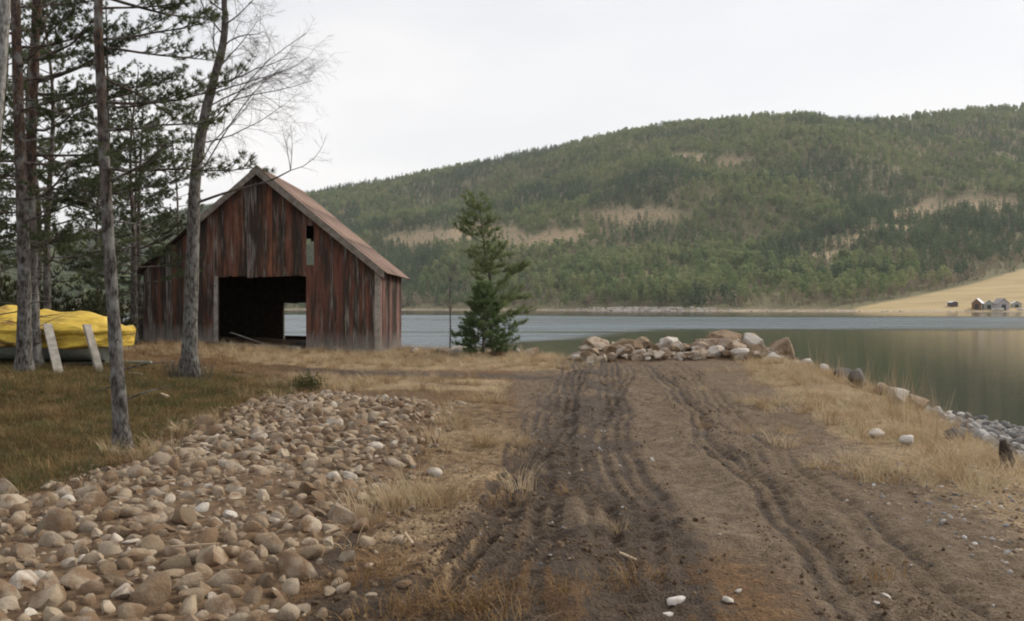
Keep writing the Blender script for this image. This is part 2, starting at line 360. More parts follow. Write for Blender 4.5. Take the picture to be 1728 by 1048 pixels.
# ------------------------------------------------------------------ object helpers
def tag(o, label=None, cat=None, group=None, kind=None):
    if label: o['label'] = label
    if cat: o['category'] = cat
    if group: o['group'] = group
    if kind: o['kind'] = kind
    return o
def empty(name, loc, label, cat, group=None, rz=0):
    o = bpy.data.objects.new(name, None); COL.objects.link(o)
    o.empty_display_size = 0.2
    o.location = loc; o.rotation_euler = (0, 0, rz)
    return tag(o, label, cat, group)
def link(name, me, parent=None, loc=None, rot=None, scl=None):
    o = bpy.data.objects.new(name, me); COL.objects.link(o)
    if parent is not None: o.parent = parent
    if loc is not None: o.location = loc
    if rot is not None: o.rotation_euler = rot
    if scl is not None: o.scale = scl if hasattr(scl, '__len__') else (scl,) * 3
    return o
class MB:
    def __init__(s): s.v = []; s.f = []
    def add(s, v, f):
        o = len(s.v); s.v.extend([tuple(map(float, p)) for p in v]); s.f.extend([tuple(int(i) + o for i in q) for q in f]); return s
    def box(s, x0, x1, y0, y1, z0, z1):
        v = [(x, y, z) for x in (x0, x1) for y in (y0, y1) for z in (z0, z1)]
        return s.add(v, [(0, 1, 3, 2), (4, 6, 7, 5), (0, 4, 5, 1), (2, 3, 7, 6), (0, 2, 6, 4), (1, 5, 7, 3)])
    def beam(s, a, b, w, h, up=(0, 0, 1)):
        a = Vector(a); b = Vector(b); d = (b - a).normalized(); u = Vector(up)
        sd = d.cross(u).normalized() * w / 2; u = sd.cross(d).normalized() * h / 2
        v = [p + i * sd + j * u for p in (a, b) for i, j in ((-1, -1), (1, -1), (1, 1), (-1, 1))]
        return s.add(v, [(0, 3, 2, 1), (4, 5, 6, 7)] + [(i, (i + 1) % 4, 4 + (i + 1) % 4, 4 + i) for i in range(4)])
    def prism_y(s, poly, y0, y1):      # polygon in XZ extruded in Y
        n = len(poly); v = [(x, y0, z) for x, z in poly] + [(x, y1, z) for x, z in poly]
        return s.add(v, [tuple(range(n)), tuple(reversed(range(n, 2 * n)))] + [(i, n + i, n + (i + 1) % n, (i + 1) % n) for i in range(n)])
    def prism_x(s, poly, x0, x1):      # polygon in YZ extruded in X
        n = len(poly); v = [(x0, y, z) for y, z in poly] + [(x1, y, z) for y, z in poly]
        return s.add(v, [tuple(range(n)), tuple(reversed(range(n, 2 * n)))] + [(i, n + i, n + (i + 1) % n, (i + 1) % n) for i in range(n)])
    def tube(s, pts, radii, sides=6, cap=True, flare=None):
        P = [Vector(p) for p in pts]; rings = []; ref = Vector((0.3, 1, 0.1))
        for i, p in enumerate(P):
            d = (P[min(i + 1, len(P) - 1)] - P[max(i - 1, 0)]).normalized()
            a = d.cross(ref)
            if a.length < 1e-3: a = d.cross(Vector((1, 0, 0)))
            a.normalize(); b = d.cross(a)
            rings.append([p + (a * math.cos(q) + b * math.sin(q)) * radii[i] for q in [k * 2 * math.pi / sides for k in range(sides)]])
        o = len(s.v)
        for r in rings: s.v.extend([tuple(q) for q in r])
        for i in range(len(P) - 1):
            for k in range(sides):
                k2 = (k + 1) % sides
                s.f.append((o + i * sides + k, o + i * sides + k2, o + (i + 1) * sides + k2, o + (i + 1) * sides + k))
        if cap:
            s.f.append(tuple(o + (len(P) - 1) * sides + k for k in range(sides)))
            s.f.append(tuple(o + k for k in reversed(range(sides))))
        return s
    def mesh(s, name, mat, smooth=False):
        me = bpy.data.meshes.new(name); me.from_pydata(s.v, [], s.f); me.validate(); me.update()
        bm = bmesh.new(); bm.from_mesh(me); bmesh.ops.recalc_face_normals(bm, faces=bm.faces); bm.to_mesh(me); bm.free()
        if smooth: me.polygons.foreach_set('use_smooth', np.ones(len(me.polygons), bool))
        me.materials.append(mat); return me
    def build(s, name, mat, parent=None, smooth=False): return link(name, s.mesh(name, mat, smooth), parent)
def tri_mesh(name, V, T, mat, smooth=False):
    V = np.ascontiguousarray(V, np.float32); T = np.ascontiguousarray(T, np.int32); n = T.shape[1]
    me = bpy.data.meshes.new(name)
    me.vertices.add(len(V)); me.vertices.foreach_set('co', V.ravel())
    me.loops.add(T.size); me.loops.foreach_set('vertex_index', T.ravel())
    me.polygons.add(len(T)); me.polygons.foreach_set('loop_start', np.arange(0, T.size, n, dtype=np.int32))
    me.polygons.foreach_set('loop_total', np.full(len(T), n, np.int32))
    if smooth: me.polygons.foreach_set('use_smooth', np.ones(len(T), bool))
    me.update(calc_edges=True); me.materials.append(mat); return me
def grid_mesh(name, X, Y, Z, mat, smooth=True):
    ny, nx = X.shape; idx = np.arange(ny * nx).reshape(ny, nx)
    T = np.stack([idx[:-1, :-1], idx[:-1, 1:], idx[1:, 1:], idx[1:, :-1]], -1).reshape(-1, 4)
    return tri_mesh(name, np.stack([X, Y, Z], -1).reshape(-1, 3), T, mat, smooth)
def colattr(me, name, rgb):
    a = me.attributes.new(name, 'FLOAT_COLOR', 'POINT')
    rgba = np.ones((len(rgb), 4), np.float32); rgba[:, :3] = np.clip(rgb, 0, 1); a.data.foreach_set('color', rgba.ravel())

_scat = {}
def scatter(name, label, cat, pts, rots, scls, idx, protos, parent=None):
    """one object of stuff: prototypes (a list of meshes) set on many points"""
    key = tuple(m.name for m in protos)
    if key not in _scat:
        c = bpy.data.collections.new('kinds_' + name)
        for i, m in enumerate(protos):
            c.objects.link(bpy.data.objects.new('%03d_%s' % (i, m.name), m))
        _scat[key] = c
    me = bpy.data.meshes.new(name); n = len(pts); me.vertices.add(n)
    me.vertices.foreach_set('co', np.ascontiguousarray(pts, np.float32).ravel())
    a = me.attributes.new('rot', 'FLOAT_VECTOR', 'POINT'); a.data.foreach_set('vector', np.ascontiguousarray(rots, np.float32).ravel())
    scls = np.asarray(scls, np.float32)
    if scls.ndim == 1: scls = np.repeat(scls[:, None], 3, 1)
    a = me.attributes.new('scl', 'FLOAT_VECTOR', 'POINT'); a.data.foreach_set('vector', np.ascontiguousarray(scls).ravel())
    a = me.attributes.new('kind_i', 'INT', 'POINT'); a.data.foreach_set('value', np.ascontiguousarray(idx, np.int32))
    o = link(name, me, parent); tag(o, label, cat, None, 'stuff')
    g = bpy.data.node_groups.new(name + '_nodes', 'GeometryNodeTree')
    g.interface.new_socket('Geometry', in_out='INPUT', socket_type='NodeSocketGeometry')
    g.interface.new_socket('Geometry', in_out='OUTPUT', socket_type='NodeSocketGeometry')
    gi = g.nodes.new('NodeGroupInput'); go = g.nodes.new('NodeGroupOutput')
    iop = g.nodes.new('GeometryNodeInstanceOnPoints'); ci = g.nodes.new('GeometryNodeCollectionInfo')
    ci.inputs['Collection'].default_value = _scat[key]; ci.inputs['Separate Children'].default_value = True; ci.inputs['Reset Children'].default_value = True
    def na(nm, ty):
        q = g.nodes.new('GeometryNodeInputNamedAttribute'); q.data_type = ty; q.inputs['Name'].default_value = nm; return q.outputs[0]
    iop.inputs['Pick Instance'].default_value = True
    er = g.nodes.new('FunctionNodeEulerToRotation')
    g.links.new(gi.outputs[0], iop.inputs['Points']); g.links.new(ci.outputs[0], iop.inputs['Instance'])
    g.links.new(na('kind_i', 'INT'), iop.inputs['Instance Index'])
    g.links.new(na('rot', 'FLOAT_VECTOR'), er.inputs[0]); g.links.new(er.outputs[0], iop.inputs['Rotation'])
    g.links.new(na('scl', 'FLOAT_VECTOR'), iop.inputs['Scale'])
    g.links.new(iop.outputs[0], go.inputs[0])
    md = o.modifiers.new('scatter', 'NODES'); md.node_group = g
    return o

# ------------------------------------------------------------------ the near ground
LAND = np.array([(15, -60), (12.2, 0), (10.3, 10), (10.6, 12), (11.3, 15), (12.1, 18), (12.6, 21), (13.0, 24), (13.4, 28), (12.4, 32), (9.0, 37.0), (3.0, 38.5), (-1.0, 43), (-5, 46.5), (-14, 49), (-24, 54), (-45, 72), (-100, 110), (-340, 160), (-340, -60)], float)
def shore_dist(X, Y):
    X = np.asarray(X, float); Y = np.asarray(Y, float)
    d = np.full(X.shape, 1e9); ins = np.zeros(X.shape, bool)
    for i in range(len(LAND)):
        ax, ay = LAND[i]; bx, by = LAND[(i + 1) % len(LAND)]
        if i < len(LAND) - 2:
            ex, ey = bx - ax, by - ay; tt = np.clip(((X - ax) * ex + (Y - ay) * ey) / (ex * ex + ey * ey), 0, 1)
            d = np.minimum(d, np.hypot(X - ax - tt * ex, Y - ay - tt * ey))
        cr = ((ay > Y) != (by > Y)) & (X < (bx - ax) * (Y - ay) / ((by - ay) if by != ay else 1e-9) + ax)
        ins ^= cr
    return np.where(ins, d, -d)
RUTS = [
    ([4, 6, 9, 13, 18, 24, 27], [0.45, 0.62, 0.60, 0.95, 1.9, 2.9, 3.1], 0.13, 0.07, 0.85),
    ([4, 6, 9, 13, 18, 24, 27], [-0.55, -0.35, -0.05, 0.75, 1.0, 1.7, 2.0], 0.12, 0.06, 0.8),  # (Y list, X list, half width, depth, mud)
    ([4, 5.6, 7.0, 8.6, 11.1, 14.7, 23.8, 27], [-0.10, 0.0, 0.08, 0.18, 0.40, 0.665, 1.36, 1.6], 0.27, 0.085, 1.0),
    ([4, 5.6, 7.0, 8.6, 11.1, 14.7, 21.9, 27], [0.75, 0.8, 0.88, 1.0, 1.16, 1.48, 2.16, 2.6], 0.24, 0.07, 0.9),
    ([4, 5.14, 6.2, 8.3, 12.05, 21.9, 27], [1.75, 1.88, 1.98, 2.10, 2.41, 3.33, 3.6], 0.16, 0.075, 0.75),
    ([4, 5.57, 8.3, 12.0, 21.9, 27], [2.40, 2.46, 2.65, 3.06, 4.1, 4.5], 0.17, 0.045, 0.42),
    ([4, 5.57, 8.3, 12.0, 21.9, 27], [2.05, 2.12, 2.36, 2.72, 3.7, 4.0], 0.10, 0.03, 0.4)]
BED = np.array([(-2.75, 4.2), (-4.25, 7.3), (-3.95, 8.4), (-3.95, 10.5), (-3.85, 12.2), (-4.35, 16.3), (-3.3, 17.7), (-1.35, 15.7), (-1.35, 13.4), (-1.0, 11.2), (-1.15, 8.6), (-1.02, 7.0), (-1.15, 5.6), (-1.0, 4.2)], float)
def poly_dist(poly, X, Y):
    X = np.asarray(X, float); Y = np.asarray(Y, float); d = np.full(X.shape, 1e9); ins = np.zeros(X.shape, bool); n = len(poly)
    for i in range(n):
        ax, ay = poly[i]; bx, by = poly[(i + 1) % n]; ex, ey = bx - ax, by - ay
        tt = np.clip(((X - ax) * ex + (Y - ay) * ey) / (ex * ex + ey * ey), 0, 1)
        d = np.minimum(d, np.hypot(X - ax - tt * ex, Y - ay - tt * ey))
        ins ^= ((ay > Y) != (by > Y)) & (X < (bx - ax) * (Y - ay) / ((by - ay) if by != ay else 1e-9) + ax)
    return np.where(ins, d, -d)
def road_mid(Y): return np.interp(Y, [4, 8, 12, 22, 30], [1.15, 1.2, 1.5, 2.9, 4.2])
def gz(X, Y, fine=True):
    X = np.asarray(X, float); Y = np.asarray(Y, float)
    s = shore_dist(X, Y)
    z = np.interp(s, [-60, -6, 0, 1.5, 3.0, 4.7, 5.6, 8.0], [-14, -3.4, -1.6, -1.4, -1.05, -0.30, -0.04, 0.0])
    land = sst(-1, 5, s)
    xa = np.interp(Y, [16, 30], [-3.6, -4.2]); xb = np.interp(Y, [16, 30], [-8.0, -11.2])
    z = z + 0.43 * sst(0, 1, (X - xa) / (xb - xa)) * sst(8.5, 15, Y) * land
    z = z + 5.5 * sst(-15, -48, X) * sst(10, 36, Y) * sst(2, 16, s)
    z = z + 0.9 * sst(-7, -30, X) * sst(22, 5, Y)
    # rubble heap at the end of the track
    mx = np.interp(X, [1.7, 2.6, 4.5, 6.0, 7.4, 8.4, 9.2], [0, 0.20, 0.30, 0.46, 0.55, 0.48, 0])
    z = z + mx * np.exp(-((Y - 30.6) / 1.0) ** 2)
    z = z + (fbm(X * 0.22, Y * 0.22, 3, 1) - 0.5) * 0.16 * land
    if fine:
        rm = np.abs(X - road_mid(Y)); onroad = sst(3.4, 1.5, rm) * sst(31, 27, Y)
        z = z + (fbm(X * 1.6, Y * 1.6, 4, 5) - 0.5) * (0.07 + 0.05 * onroad) * sst(0, 2, s)
        z = z + (fbm(X * 7, Y * 6, 3, 9) - 0.5) * (0.026 + 0.036 * onroad * sst(2.2, 0.6, np.abs(X - road_mid(Y) + 0.7)))
        z = z + np.abs(fbm(X * 4.3, Y * 3.6, 3, 19) - 0.5) * 0.10 * onroad * sst(0.42, 0.6, fbm(X * 0.9, Y * 0.6, 2, 77)) * 0.5
        for ys, xs, w, dep, mud in RUTS:
            xc = np.interp(Y, ys, xs) + (fbm(Y * 0.5, Y * 0 + dep * 90, 2, 4) - 0.5) * 0.30
            gro = np.cos((X - xc) * 2 * math.pi / 0.15)
            dep = dep * 0.38
            q = (X - xc) / w; en = sst(29, 24, Y) * (0.45 + 1.1 * fbm(X * 0.6, Y * 0.45, 2, int(dep * 1000)))
            z = z + en * 0.014 * gro * np.exp(-(q / 1.15) ** 6)
            z = z + en * (-dep * np.exp(-q ** 4) + dep * 0.6 * np.exp(-((np.abs(q) - 1.45) / 0.38) ** 2))
            if mud > 0.3:
                z = z + en * 0.012 * np.tanh(2.5 * np.sin(Y * 2 * math.pi / 0.21 + np.abs(q) * 2.2)) * np.exp(-q ** 6) * sst(0.35, 0.55, fbm(X, Y * 0.7, 2, 31))
        bd = poly_dist(BED, X, Y)
        z = z + 0.05 * sst(-0.1, 0.5, bd)
    return z
def pix(px, py, dz=0.0):
    """the ground point seen at a photograph pixel"""
    Ys = np.linspace(3.5, 60, 6000); Xs = (px - 864) / F * Ys
    zr = CAMZ - (py - HOR) / F * Ys; g = gz(Xs, Ys, False) + dz
    i = int(np.argmax(zr <= g)) or len(Ys) - 1
    return float(Xs[i]), float(Ys[i]), float(gz(Xs[i:i + 1], Ys[i:i + 1])[0])
def gz1(x, y): return float(gz(np.array([x]), np.array([y]))[0])

def spaced(*segs):
    out = []
    for a, b, st in segs: out.append(np.arange(a, b, st))
    return np.concatenate(out)
gx = spaced((-340, -60, 20), (-60, -24, 2.5), (-24, -9, 0.4), (-9, -5, 0.12), (-5, 5.2, 0.042), (5.2, 9, 0.1), (9, 16, 0.35), (16, 42, 3))
gy = spaced((-60, -4, 5), (-4, 3, 0.7), (3, 5, 0.1), (5, 11, 0.03), (11, 18, 0.06), (18, 30, 0.12), (30, 52, 0.35), (52, 175, 5))
GX, GY = np.meshgrid(gx, gy)
GZ = gz(GX, GY)
g_me = grid_mesh('ground', GX, GY, GZ, M['ground'])
x, y = GX.ravel(), GY.ravel(); s = shore_dist(x, y)
lowf = fbm(x * 0.5, y * 0.5, 3, 21)
rm = road_mid(y); onroad = sst(0.75, 0.0, np.abs(x - rm) / np.interp(y, [4, 22], [3.9, 4.4]) - 0.45) * sst(30, 28, y)
mud = np.zeros_like(x)
for ys, xs, w, dep, mq in RUTS:
    xc = np.interp(y, ys, xs) + (fbm(y * 0.5, y * 0 + dep * 90, 2, 4) - 0.5) * 0.30; q = np.abs(x - xc) / w
    mud = np.maximum(mud, mq * sst(1.9, 0.9, q) * (0.80 - 0.55 * np.cos((x - xc) * 2 * math.pi / 0.15)) * (0.25 + 1.0 * fbm(x * 0.9, y * 0.5, 3, int(dep * 700))))
ca = np.abs(x - np.interp(y, [4, 11, 24], [0.35, 0.75, 1.9]))
mud = np.maximum(mud, 0.85 * sst(1.05, 0.4, ca) * sst(0.36, 0.60, fbm(x * 1.4, y * 0.8, 4, 66)))
mud = np.maximum(mud, 0.7 * sst(0.9, 0.0, np.abs(x + 0.25)) * sst(7.4, 6.2, y) * sst(0.40, 0.62, lowf))          # dark soil in the foreground
mud = np.maximum(mud, 0.6 * sst(0.8, 0.2, np.abs(x + 0.85)) * sst(9.8, 7.5, y) * sst(0.4, 0.6, fbm(x * 1.3, y, 3, 71)))
lane = sst(1.3, 0.5, np.abs(y - np.interp(x, [-7, -3, 1, 4], [25.2, 24.0, 22.8, 22]))) * sst(-8.5, -5, x) * sst(2.5, 1.0, x)
mud = np.maximum(mud, 0.62 * lane); mud = mud * (0.9 + 0.9 * fbm(x * 2.2, y * 1.5, 3, 83))
tread = np.maximum(0.85 * onroad, 0.9 * lane)
straw = np.zeros_like(x)
bank = sst(0.0, 1.1, x - np.interp(y, [4, 8.6, 12, 22, 30], [3.2, 3.1, 3.5, 4.9, 6.2])) * sst(3.0, 4.6, s)
straw = np.maximum(straw, bank * (0.45 + 0.8 * lowf))
straw = np.maximum(straw, 0.95 * sst(24.3, 26.2, y) * sst(3.0, 0.5, x) * sst(2.0, 5.0, s) * sst(-11, -5, x))
straw = np.maximum(straw, 0.8 * sst(18.5, 19.5, y) * sst(23.5, 21.5, y) * sst(0.6, -0.6, x) * sst(-6.5, -3.5, x) * (0.3 + lowf))
straw = np.maximum(straw, 0.55 * sst(-1.3, -0.7, x) * sst(0.2, -0.1, x) * sst(4, 6, y) * sst(18, 15, y) * (0.2 + 1.3 * fbm(x * 2, y * 1.2, 3, 44)))
moss = sst(-3.9, -4.6, x) * sst(6.5, 8.0, y) * sst(24, 19, y)
moss = np.maximum(moss, sst(-4.2, -5.2, x) * sst(7, 5, y))
bd = poly_dist(BED, x, y)
moss *= sst(0.15, -0.2, bd)
litter = np.maximum(sst(-9.0, -12, x), 0.85 * sst(-4, -6.5, x) * sst(20, 23.5, y))
litter = np.maximum(litter, 0.9 * sst(0.5, -0.2, x) * sst(-2.2, -1.0, x) * (0.3 + lowf))
litter = np.maximum(litter, 0.8 * sst(7.2, 6.0, y) * sst(2.0, 1.2, x))
grav = np.maximum(sst(4.0, 2.6, s), 0.7 * sst(2.9, 4.0, x) * sst(9.2, 7.0, y) * sst(0.35, 0.6, fbm(x * 1.4, y, 3, 90)))
colattr(g_me, 'zoneA', np.stack([mud, straw, moss], -1)); colattr(g_me, 'zoneB', np.stack([tread, grav, litter], -1))
ground = tag(link('ground', g_me), 'brown earth bank with muddy wheel ruts running to the water', 'ground', None, 'structure')

# water
w_me = bpy.data.meshes.new('water')
w_me.from_pydata([(-2600, -200, WATER), (2600, -200, WATER), (2600, 2600, WATER), (-2600, 2600, WATER)], [], [(0, 1, 2, 3)])
w_me.materials.append(M['water'])
tag(link('water', w_me), 'calm dark fjord water with a ruffled pale belt', 'water', None, 'structure')

# ------------------------------------------------------------------ the far hillside
CREST = np.array([(-1500, 470), (-700, 462), (-300, 445), (0, 422), (135, 403), (235, 378), (340, 353), (430, 339), (520, 329), (620, 312), (700, 299), (800, 281), (870, 265), (950, 249), (1040, 231), (1120, 214), (1200, 208), (1290, 201), (1370, 196), (1410, 205), (1500, 206), (1560, 198), (1640, 189), (1728, 185), (1950, 172), (2300, 190), (3000, 240)], float)
def shoreY(px): return np.interp(px, [-1500, 0, 500, 860, 1000, 1200, 1450, 1728, 2300, 3000], [1250, 1050, 900, 790, 700, 640, 590, 560, 540, 540])
def depthT(px): return np.interp(px, [-1500, 500, 1000, 1400, 1728, 3000], [900, 900, 950, 900, 980, 980])
def hillz(px, tt):
    Y = shoreY(px) + tt; T = depthT(px); u = tt / T
    P = HOR - np.interp(px, CREST[:, 0], CREST[:, 1])
    P0 = -(1.9 + CAMZ) / shoreY(px) * F
    field = sst(1400, 1560, px)
    gA = 1 - (1 - np.clip(u, 0, 1)) ** 1.35; gB = 1 - (1 - np.clip(u, 0, 1)) ** 1.12
    g = gA * (1 - field) + gB * field
    g = g * sst(0.0, 0.014, u) ** 0.5
    z = CAMZ + (P0 + (P - P0) * g) / F * Y
    amp = sst(0.03, 0.3, u) * sst(1.0, 0.75, u) * (1 - 0.85 * field * sst(0.35, 0.2, u))
    X = (px - 864) / F * Y
    z = z + amp * ((fbm(X * 0.006, Y * 0.006, 4, 3) - 0.5) * 60)
    over = np.clip(u - 1, 0, 9)
    z = z - over * 150
    return X, Y, z
def field_t(px): return np.interp(px, [1425, 1450, 1560, 1640, 1728, 2300], [0, 18, 78, 125, 190, 330])
CLEAR = [(890, 408, 105, 18), (725, 404, 85, 18), (800, 394, 80, 14), (1065, 366, 130, 12), (960, 392, 60, 7), (1650, 343, 105, 15), (1560, 362, 60, 10), (1500, 385, 55, 8), (1450, 405, 50, 7), (1400, 432, 50, 7), (1160, 268, 40, 9), (1240, 275, 30, 8), (1130, 460, 50, 6)]
def clearing(px, py):
    m = np.zeros(np.shape(px)); wob = (fbm(px * 0.03, py * 0.05, 3, 13) - 0.5)
    for cx, cy, rx, ry in CLEAR:
        q = ((px - cx) / rx) ** 2 + ((py - cy - (px - cx) * -0.02) / ry) ** 2
        m = np.maximum(m, sst(1.25, 0.5, q + wob * 1.6))
    return m
hp = np.concatenate([np.arange(-1500, -100, 50), np.arange(-100, 1900, 7), np.arange(1900, 3001, 50)])
ht = np.concatenate([[-12, -4, 0, 2, 4, 7, 10, 14, 19, 25], np.geomspace(32, 1500, 85)])
HP, HT = np.meshgrid(hp, ht)
HX, HY, HZ = hillz(HP, np.maximum(HT, 0)); 
neg = HT < 0
HY = np.where(neg, HY + HT, HY); HX = np.where(neg, (HP - 864) / F * HY, HX); HZ = np.where(neg, HZ + HT * 0.4, HZ)
HZ[0] -= 4
h_me = grid_mesh('hillside', HX, HY, HZ, M['hill'])
hpy = HOR - (HZ - CAMZ) / HY * F
fieldm = sst(4, -4, HT - field_t(HP)) * sst(1425, 1450, HP)
shorem = sst(13, 6, HT) * (1 - 0.5 * fieldm)
colattr(h_me, 'zone', np.stack([fieldm, clearing(HP, hpy), shorem], -1).reshape(-1, 3))
tag(link('hillside', h_me), 'long wooded hillside across the fjord with a straw-coloured field', 'hill', None, 'structure')

def needles(P, D, K, L, W, spread=1.0, seed=0):
    """fans of slim triangles; returns V, T"""
    r = np.random.default_rng(seed); n = len(P)
    Pn = np.repeat(P, K, 0); Dn = np.repeat(D, K, 0)
    rnd = r.normal(size=(n * K, 3)); rnd /= np.linalg.norm(rnd, axis=1, keepdims=True)
    d = Dn + rnd * spread; d /= np.linalg.norm(d, axis=1, keepdims=True) + 1e-9
    sd = np.cross(d, r.normal(size=(n * K, 3))); sd /= np.linalg.norm(sd, axis=1, keepdims=True) + 1e-9
    ln = L * r.uniform(0.7, 1.25, (n * K, 1)); o = Pn + rnd * (L * 0.12)
    V = np.stack([o - sd * W, o + sd * W, o + d * ln], 1).reshape(-1, 3)
    return V, np.arange(len(V)).reshape(-1, 3)

# kinds of far trees (about 10 m tall, seen at 600 to 1800 m)
def far_pine(seed):
    r = np.random.default_rng(seed); n = 46
    zz = r.uniform(0.30, 1.0, n); rr = 1.9 * np.sqrt(np.clip(1 - ((zz - 0.52) / 0.5) ** 2, 0.05, 1)) * np.sqrt(r.uniform(0.1, 1, n)); a = r.uniform(0, 6.283, n)
    P = np.stack([rr * np.cos(a), rr * np.sin(a), zz * 10], -1); D = np.stack([np.cos(a) * 0.6, np.sin(a) * 0.6, np.full(n, 0.35)], -1)
    V, T = needles(P, D, 3, 1.25, 0.42, 0.7, seed)
    me = tri_mesh('far_pine', V, T, M['far_green']); return me
def far_spruce(seed):
    r = np.random.default_rng(seed); n = 50
    zz = r.uniform(0.04, 1.0, n); rr = 2.1 * (1 - zz) ** 0.8 * np.sqrt(r.uniform(0.2, 1, n)); a = r.uniform(0, 6.283, n)
    P = np.stack([rr * np.cos(a), rr * np.sin(a), zz * 10.5], -1); D = np.stack([np.cos(a), np.sin(a), np.full(n, -0.35)], -1)
    V, T = needles(P, D, 3, 1.0, 0.36, 0.6, seed); return tri_mesh('far_spruce', V, T, M['far_spruce'])
def far_bare(seed):
    r = np.random.default_rng(seed); n = 34
    zz = r.uniform(0.22, 0.8, n); rr = 1.6 * np.sqrt(r.uniform(0, 1, n)); a = r.uniform(0, 6.283, n)
    P = np.stack([rr * np.cos(a), rr * np.sin(a), zz * 9], -1); D = np.stack([np.cos(a) * 0.35, np.sin(a) * 0.35, np.full(n, 1.2)], -1)
    V, T = needles(P, D, 3, 1.7, 0.11, 0.45, seed)
    mb = MB().tube([(0, 0, 0), (0.1, 0, 4), (0, 0, 7.5)], [0.16, 0.12, 0.03], 4)
    tv = np.array(mb.v); tf = []
    for q in mb.f:
        for i in range(1, len(q) - 1): tf.append((q[0], q[i], q[i + 1]))
    return tri_mesh('far_bare', np.concatenate([tv, V]), np.concatenate([np.array(tf), T + len(tv)]), M['far_bare'])
far_kinds = [far_pine(i) for i in range(5)] + [far_spruce(i + 20) for i in range(3)] + [far_bare(i + 40) for i in range(2)]
n = 105000
fp = rng.uniform(-120, 1850, n); ft = rng.uniform(0, 1.12, n) * depthT(fp)
X, Y, Z = hillz(fp, ft)
py = HOR - (Z - CAMZ) / Y * F
keep = rng.random(n) < (Y / 1900) * 0.98
cl = clearing(fp, py); keep &= rng.random(n) > cl * 0.86
keep &= ~((fp > 1415) & (ft < field_t(fp) + 3)); keep &= ft > np.where(fp > 960, 14, 9)
dens = 0.55 + 1.1 * fbm(X * 0.012, Y * 0.012, 3, 51); keep &= rng.random(n) < dens + sst(0.8, 1.0, ft / depthT(fp))
X, Y, Z, fp, ft, py = [q[keep] for q in (X, Y, Z, fp, ft, py)]
n = len(X); sp = fbm(X * 0.008 + 7, Y * 0.008, 3, 61); r_ = rng.random(n)
low = sst(120, 10, ft - field_t(np.maximum(fp, 1425)) * (fp > 1425))
pb = 0.10 + 0.6 * low * (0.25 + 0.75 * sst(1150, 1300, fp)) + 0.25 * low * sst(900, 780, fp) + 0.25 * sst(0.5, 0.68, fbm(X * 0.006, Y * 0.01, 3, 81))
ki = np.where(r_ < pb, rng.integers(8, 10, n), np.where(sp > 0.52, rng.integers(5, 8, n), rng.integers(0, 5, n)))
sc = (0.5 + 0.85 * rng.random(n) ** 1.3) * (0.75 + 0.5 * fbm(X * 0.02, Y * 0.02, 2, 8)) * (1 - 0.45 * clearing(fp, py)) * np.where(ki >= 8, 0.8, 1.0) * np.interp(ft / depthT(fp), [0, 0.5, 1], [1.05, 1.0, 0.8])
scatter('far_forest', 'mixed pine, spruce and bare birch wood covering the far hillside', 'forest', np.stack([X, Y, Z - 0.2], -1),
        np.stack([rng.normal(0, 0.04, n), rng.normal(0, 0.04, n), rng.uniform(0, 6.28, n)], -1), np.stack([sc * rng.uniform(0.8, 1.25, n), sc, sc * rng.uniform(0.85, 1.2, n)], -1), ki, far_kinds)

# ------------------------------------------------------------------ stones
def cobble_mesh(i):
    r = np.random.default_rng(100 + i); bm = bmesh.new(); bmesh.ops.create_icosphere(bm, subdivisions=2, radius=0.5)
    sx, sy, sz = 1.0, r.uniform(0.62, 0.92), r.uniform(0.5, 0.8)
    pl = r.normal(size=(13, 3)); pl /= np.linalg.norm(pl, axis=1, keepdims=True); dd = r.uniform(0.20, 0.43, 13)
    for v in bm.verts:
        p = np.array(v.co)
        for k in range(13):
            e = p @ pl[k] - dd[k]
            if e > 0: p = p - pl[k] * e * 0.96
        p = p * (1.02 + 0.22 * vn(p[0] * 3.1 + 9 * i, p[1] * 3.1 + p[2] * 2.3, i))
        v.co = (p[0] * sx, p[1] * sy, p[2] * sz)
    me = bpy.data.meshes.new('cobble'); bm.to_mesh(me); bm.free()
    me.polygons.foreach_set('use_smooth', np.ones(len(me.polygons), bool)); me.set_sharp_from_angle(angle=rad(48)); return me
def boulder_mesh(i, np_=15, flat=0.7, bev=0.03):
    r = np.random.default_rng(300 + i); bm = bmesh.new()
    p = r.normal(size=(np_, 3)); p /= np.linalg.norm(p, axis=1, keepdims=True); p *= r.uniform(0.40, 0.54, (np_, 1))
    for q in p: bm.verts.new((q[0], q[1] * 0.85, q[2] * flat))
    bmesh.ops.convex_hull(bm, input=bm.verts)
    bmesh.ops.delete(bm, geom=[v for v in bm.verts if not v.link_faces], context='VERTS')
    bmesh.ops.bevel(bm, geom=list(bm.edges), offset=bev, segments=1, affect='EDGES', profile=0.6)
    bmesh.ops.triangulate(bm, faces=bm.faces)
    lng = [e for e in bm.edges if e.calc_length() > 0.16]
    bmesh.ops.subdivide_edges(bm, edges=lng, cuts=2, use_grid_fill=True)
    bmesh.ops.triangulate(bm, faces=bm.faces)
    for v in bm.verts:
        q = np.array(v.co); d = 0.10 * (fbm(q[0] * 4 + i * 3 + q[2] * 2.2, q[1] * 4 + q[2] * 3.1, 3, i) - 0.5) * 2
        v.co = v.co * float(1 + d)
    me = bpy.data.meshes.new('boulder'); bm.to_mesh(me); bm.free()
    # fit to the unit box
    co = np.empty(len(me.vertices) * 3, np.float32); me.vertices.foreach_get('co', co); co = co.reshape(-1, 3)
    lo, hi = co.min(0), co.max(0); co = (co - (lo + hi) / 2) / (hi - lo); me.vertices.foreach_set('co', co.ravel()); me.update()
    return me
cob = [cobble_mesh(i) for i in range(10)]
cob_shore = []
for m in cob:
    m2 = m.copy(); m.materials.append(M['cobble']); m2.materials.append(M['shore_stone']); cob_shore.append(m2)

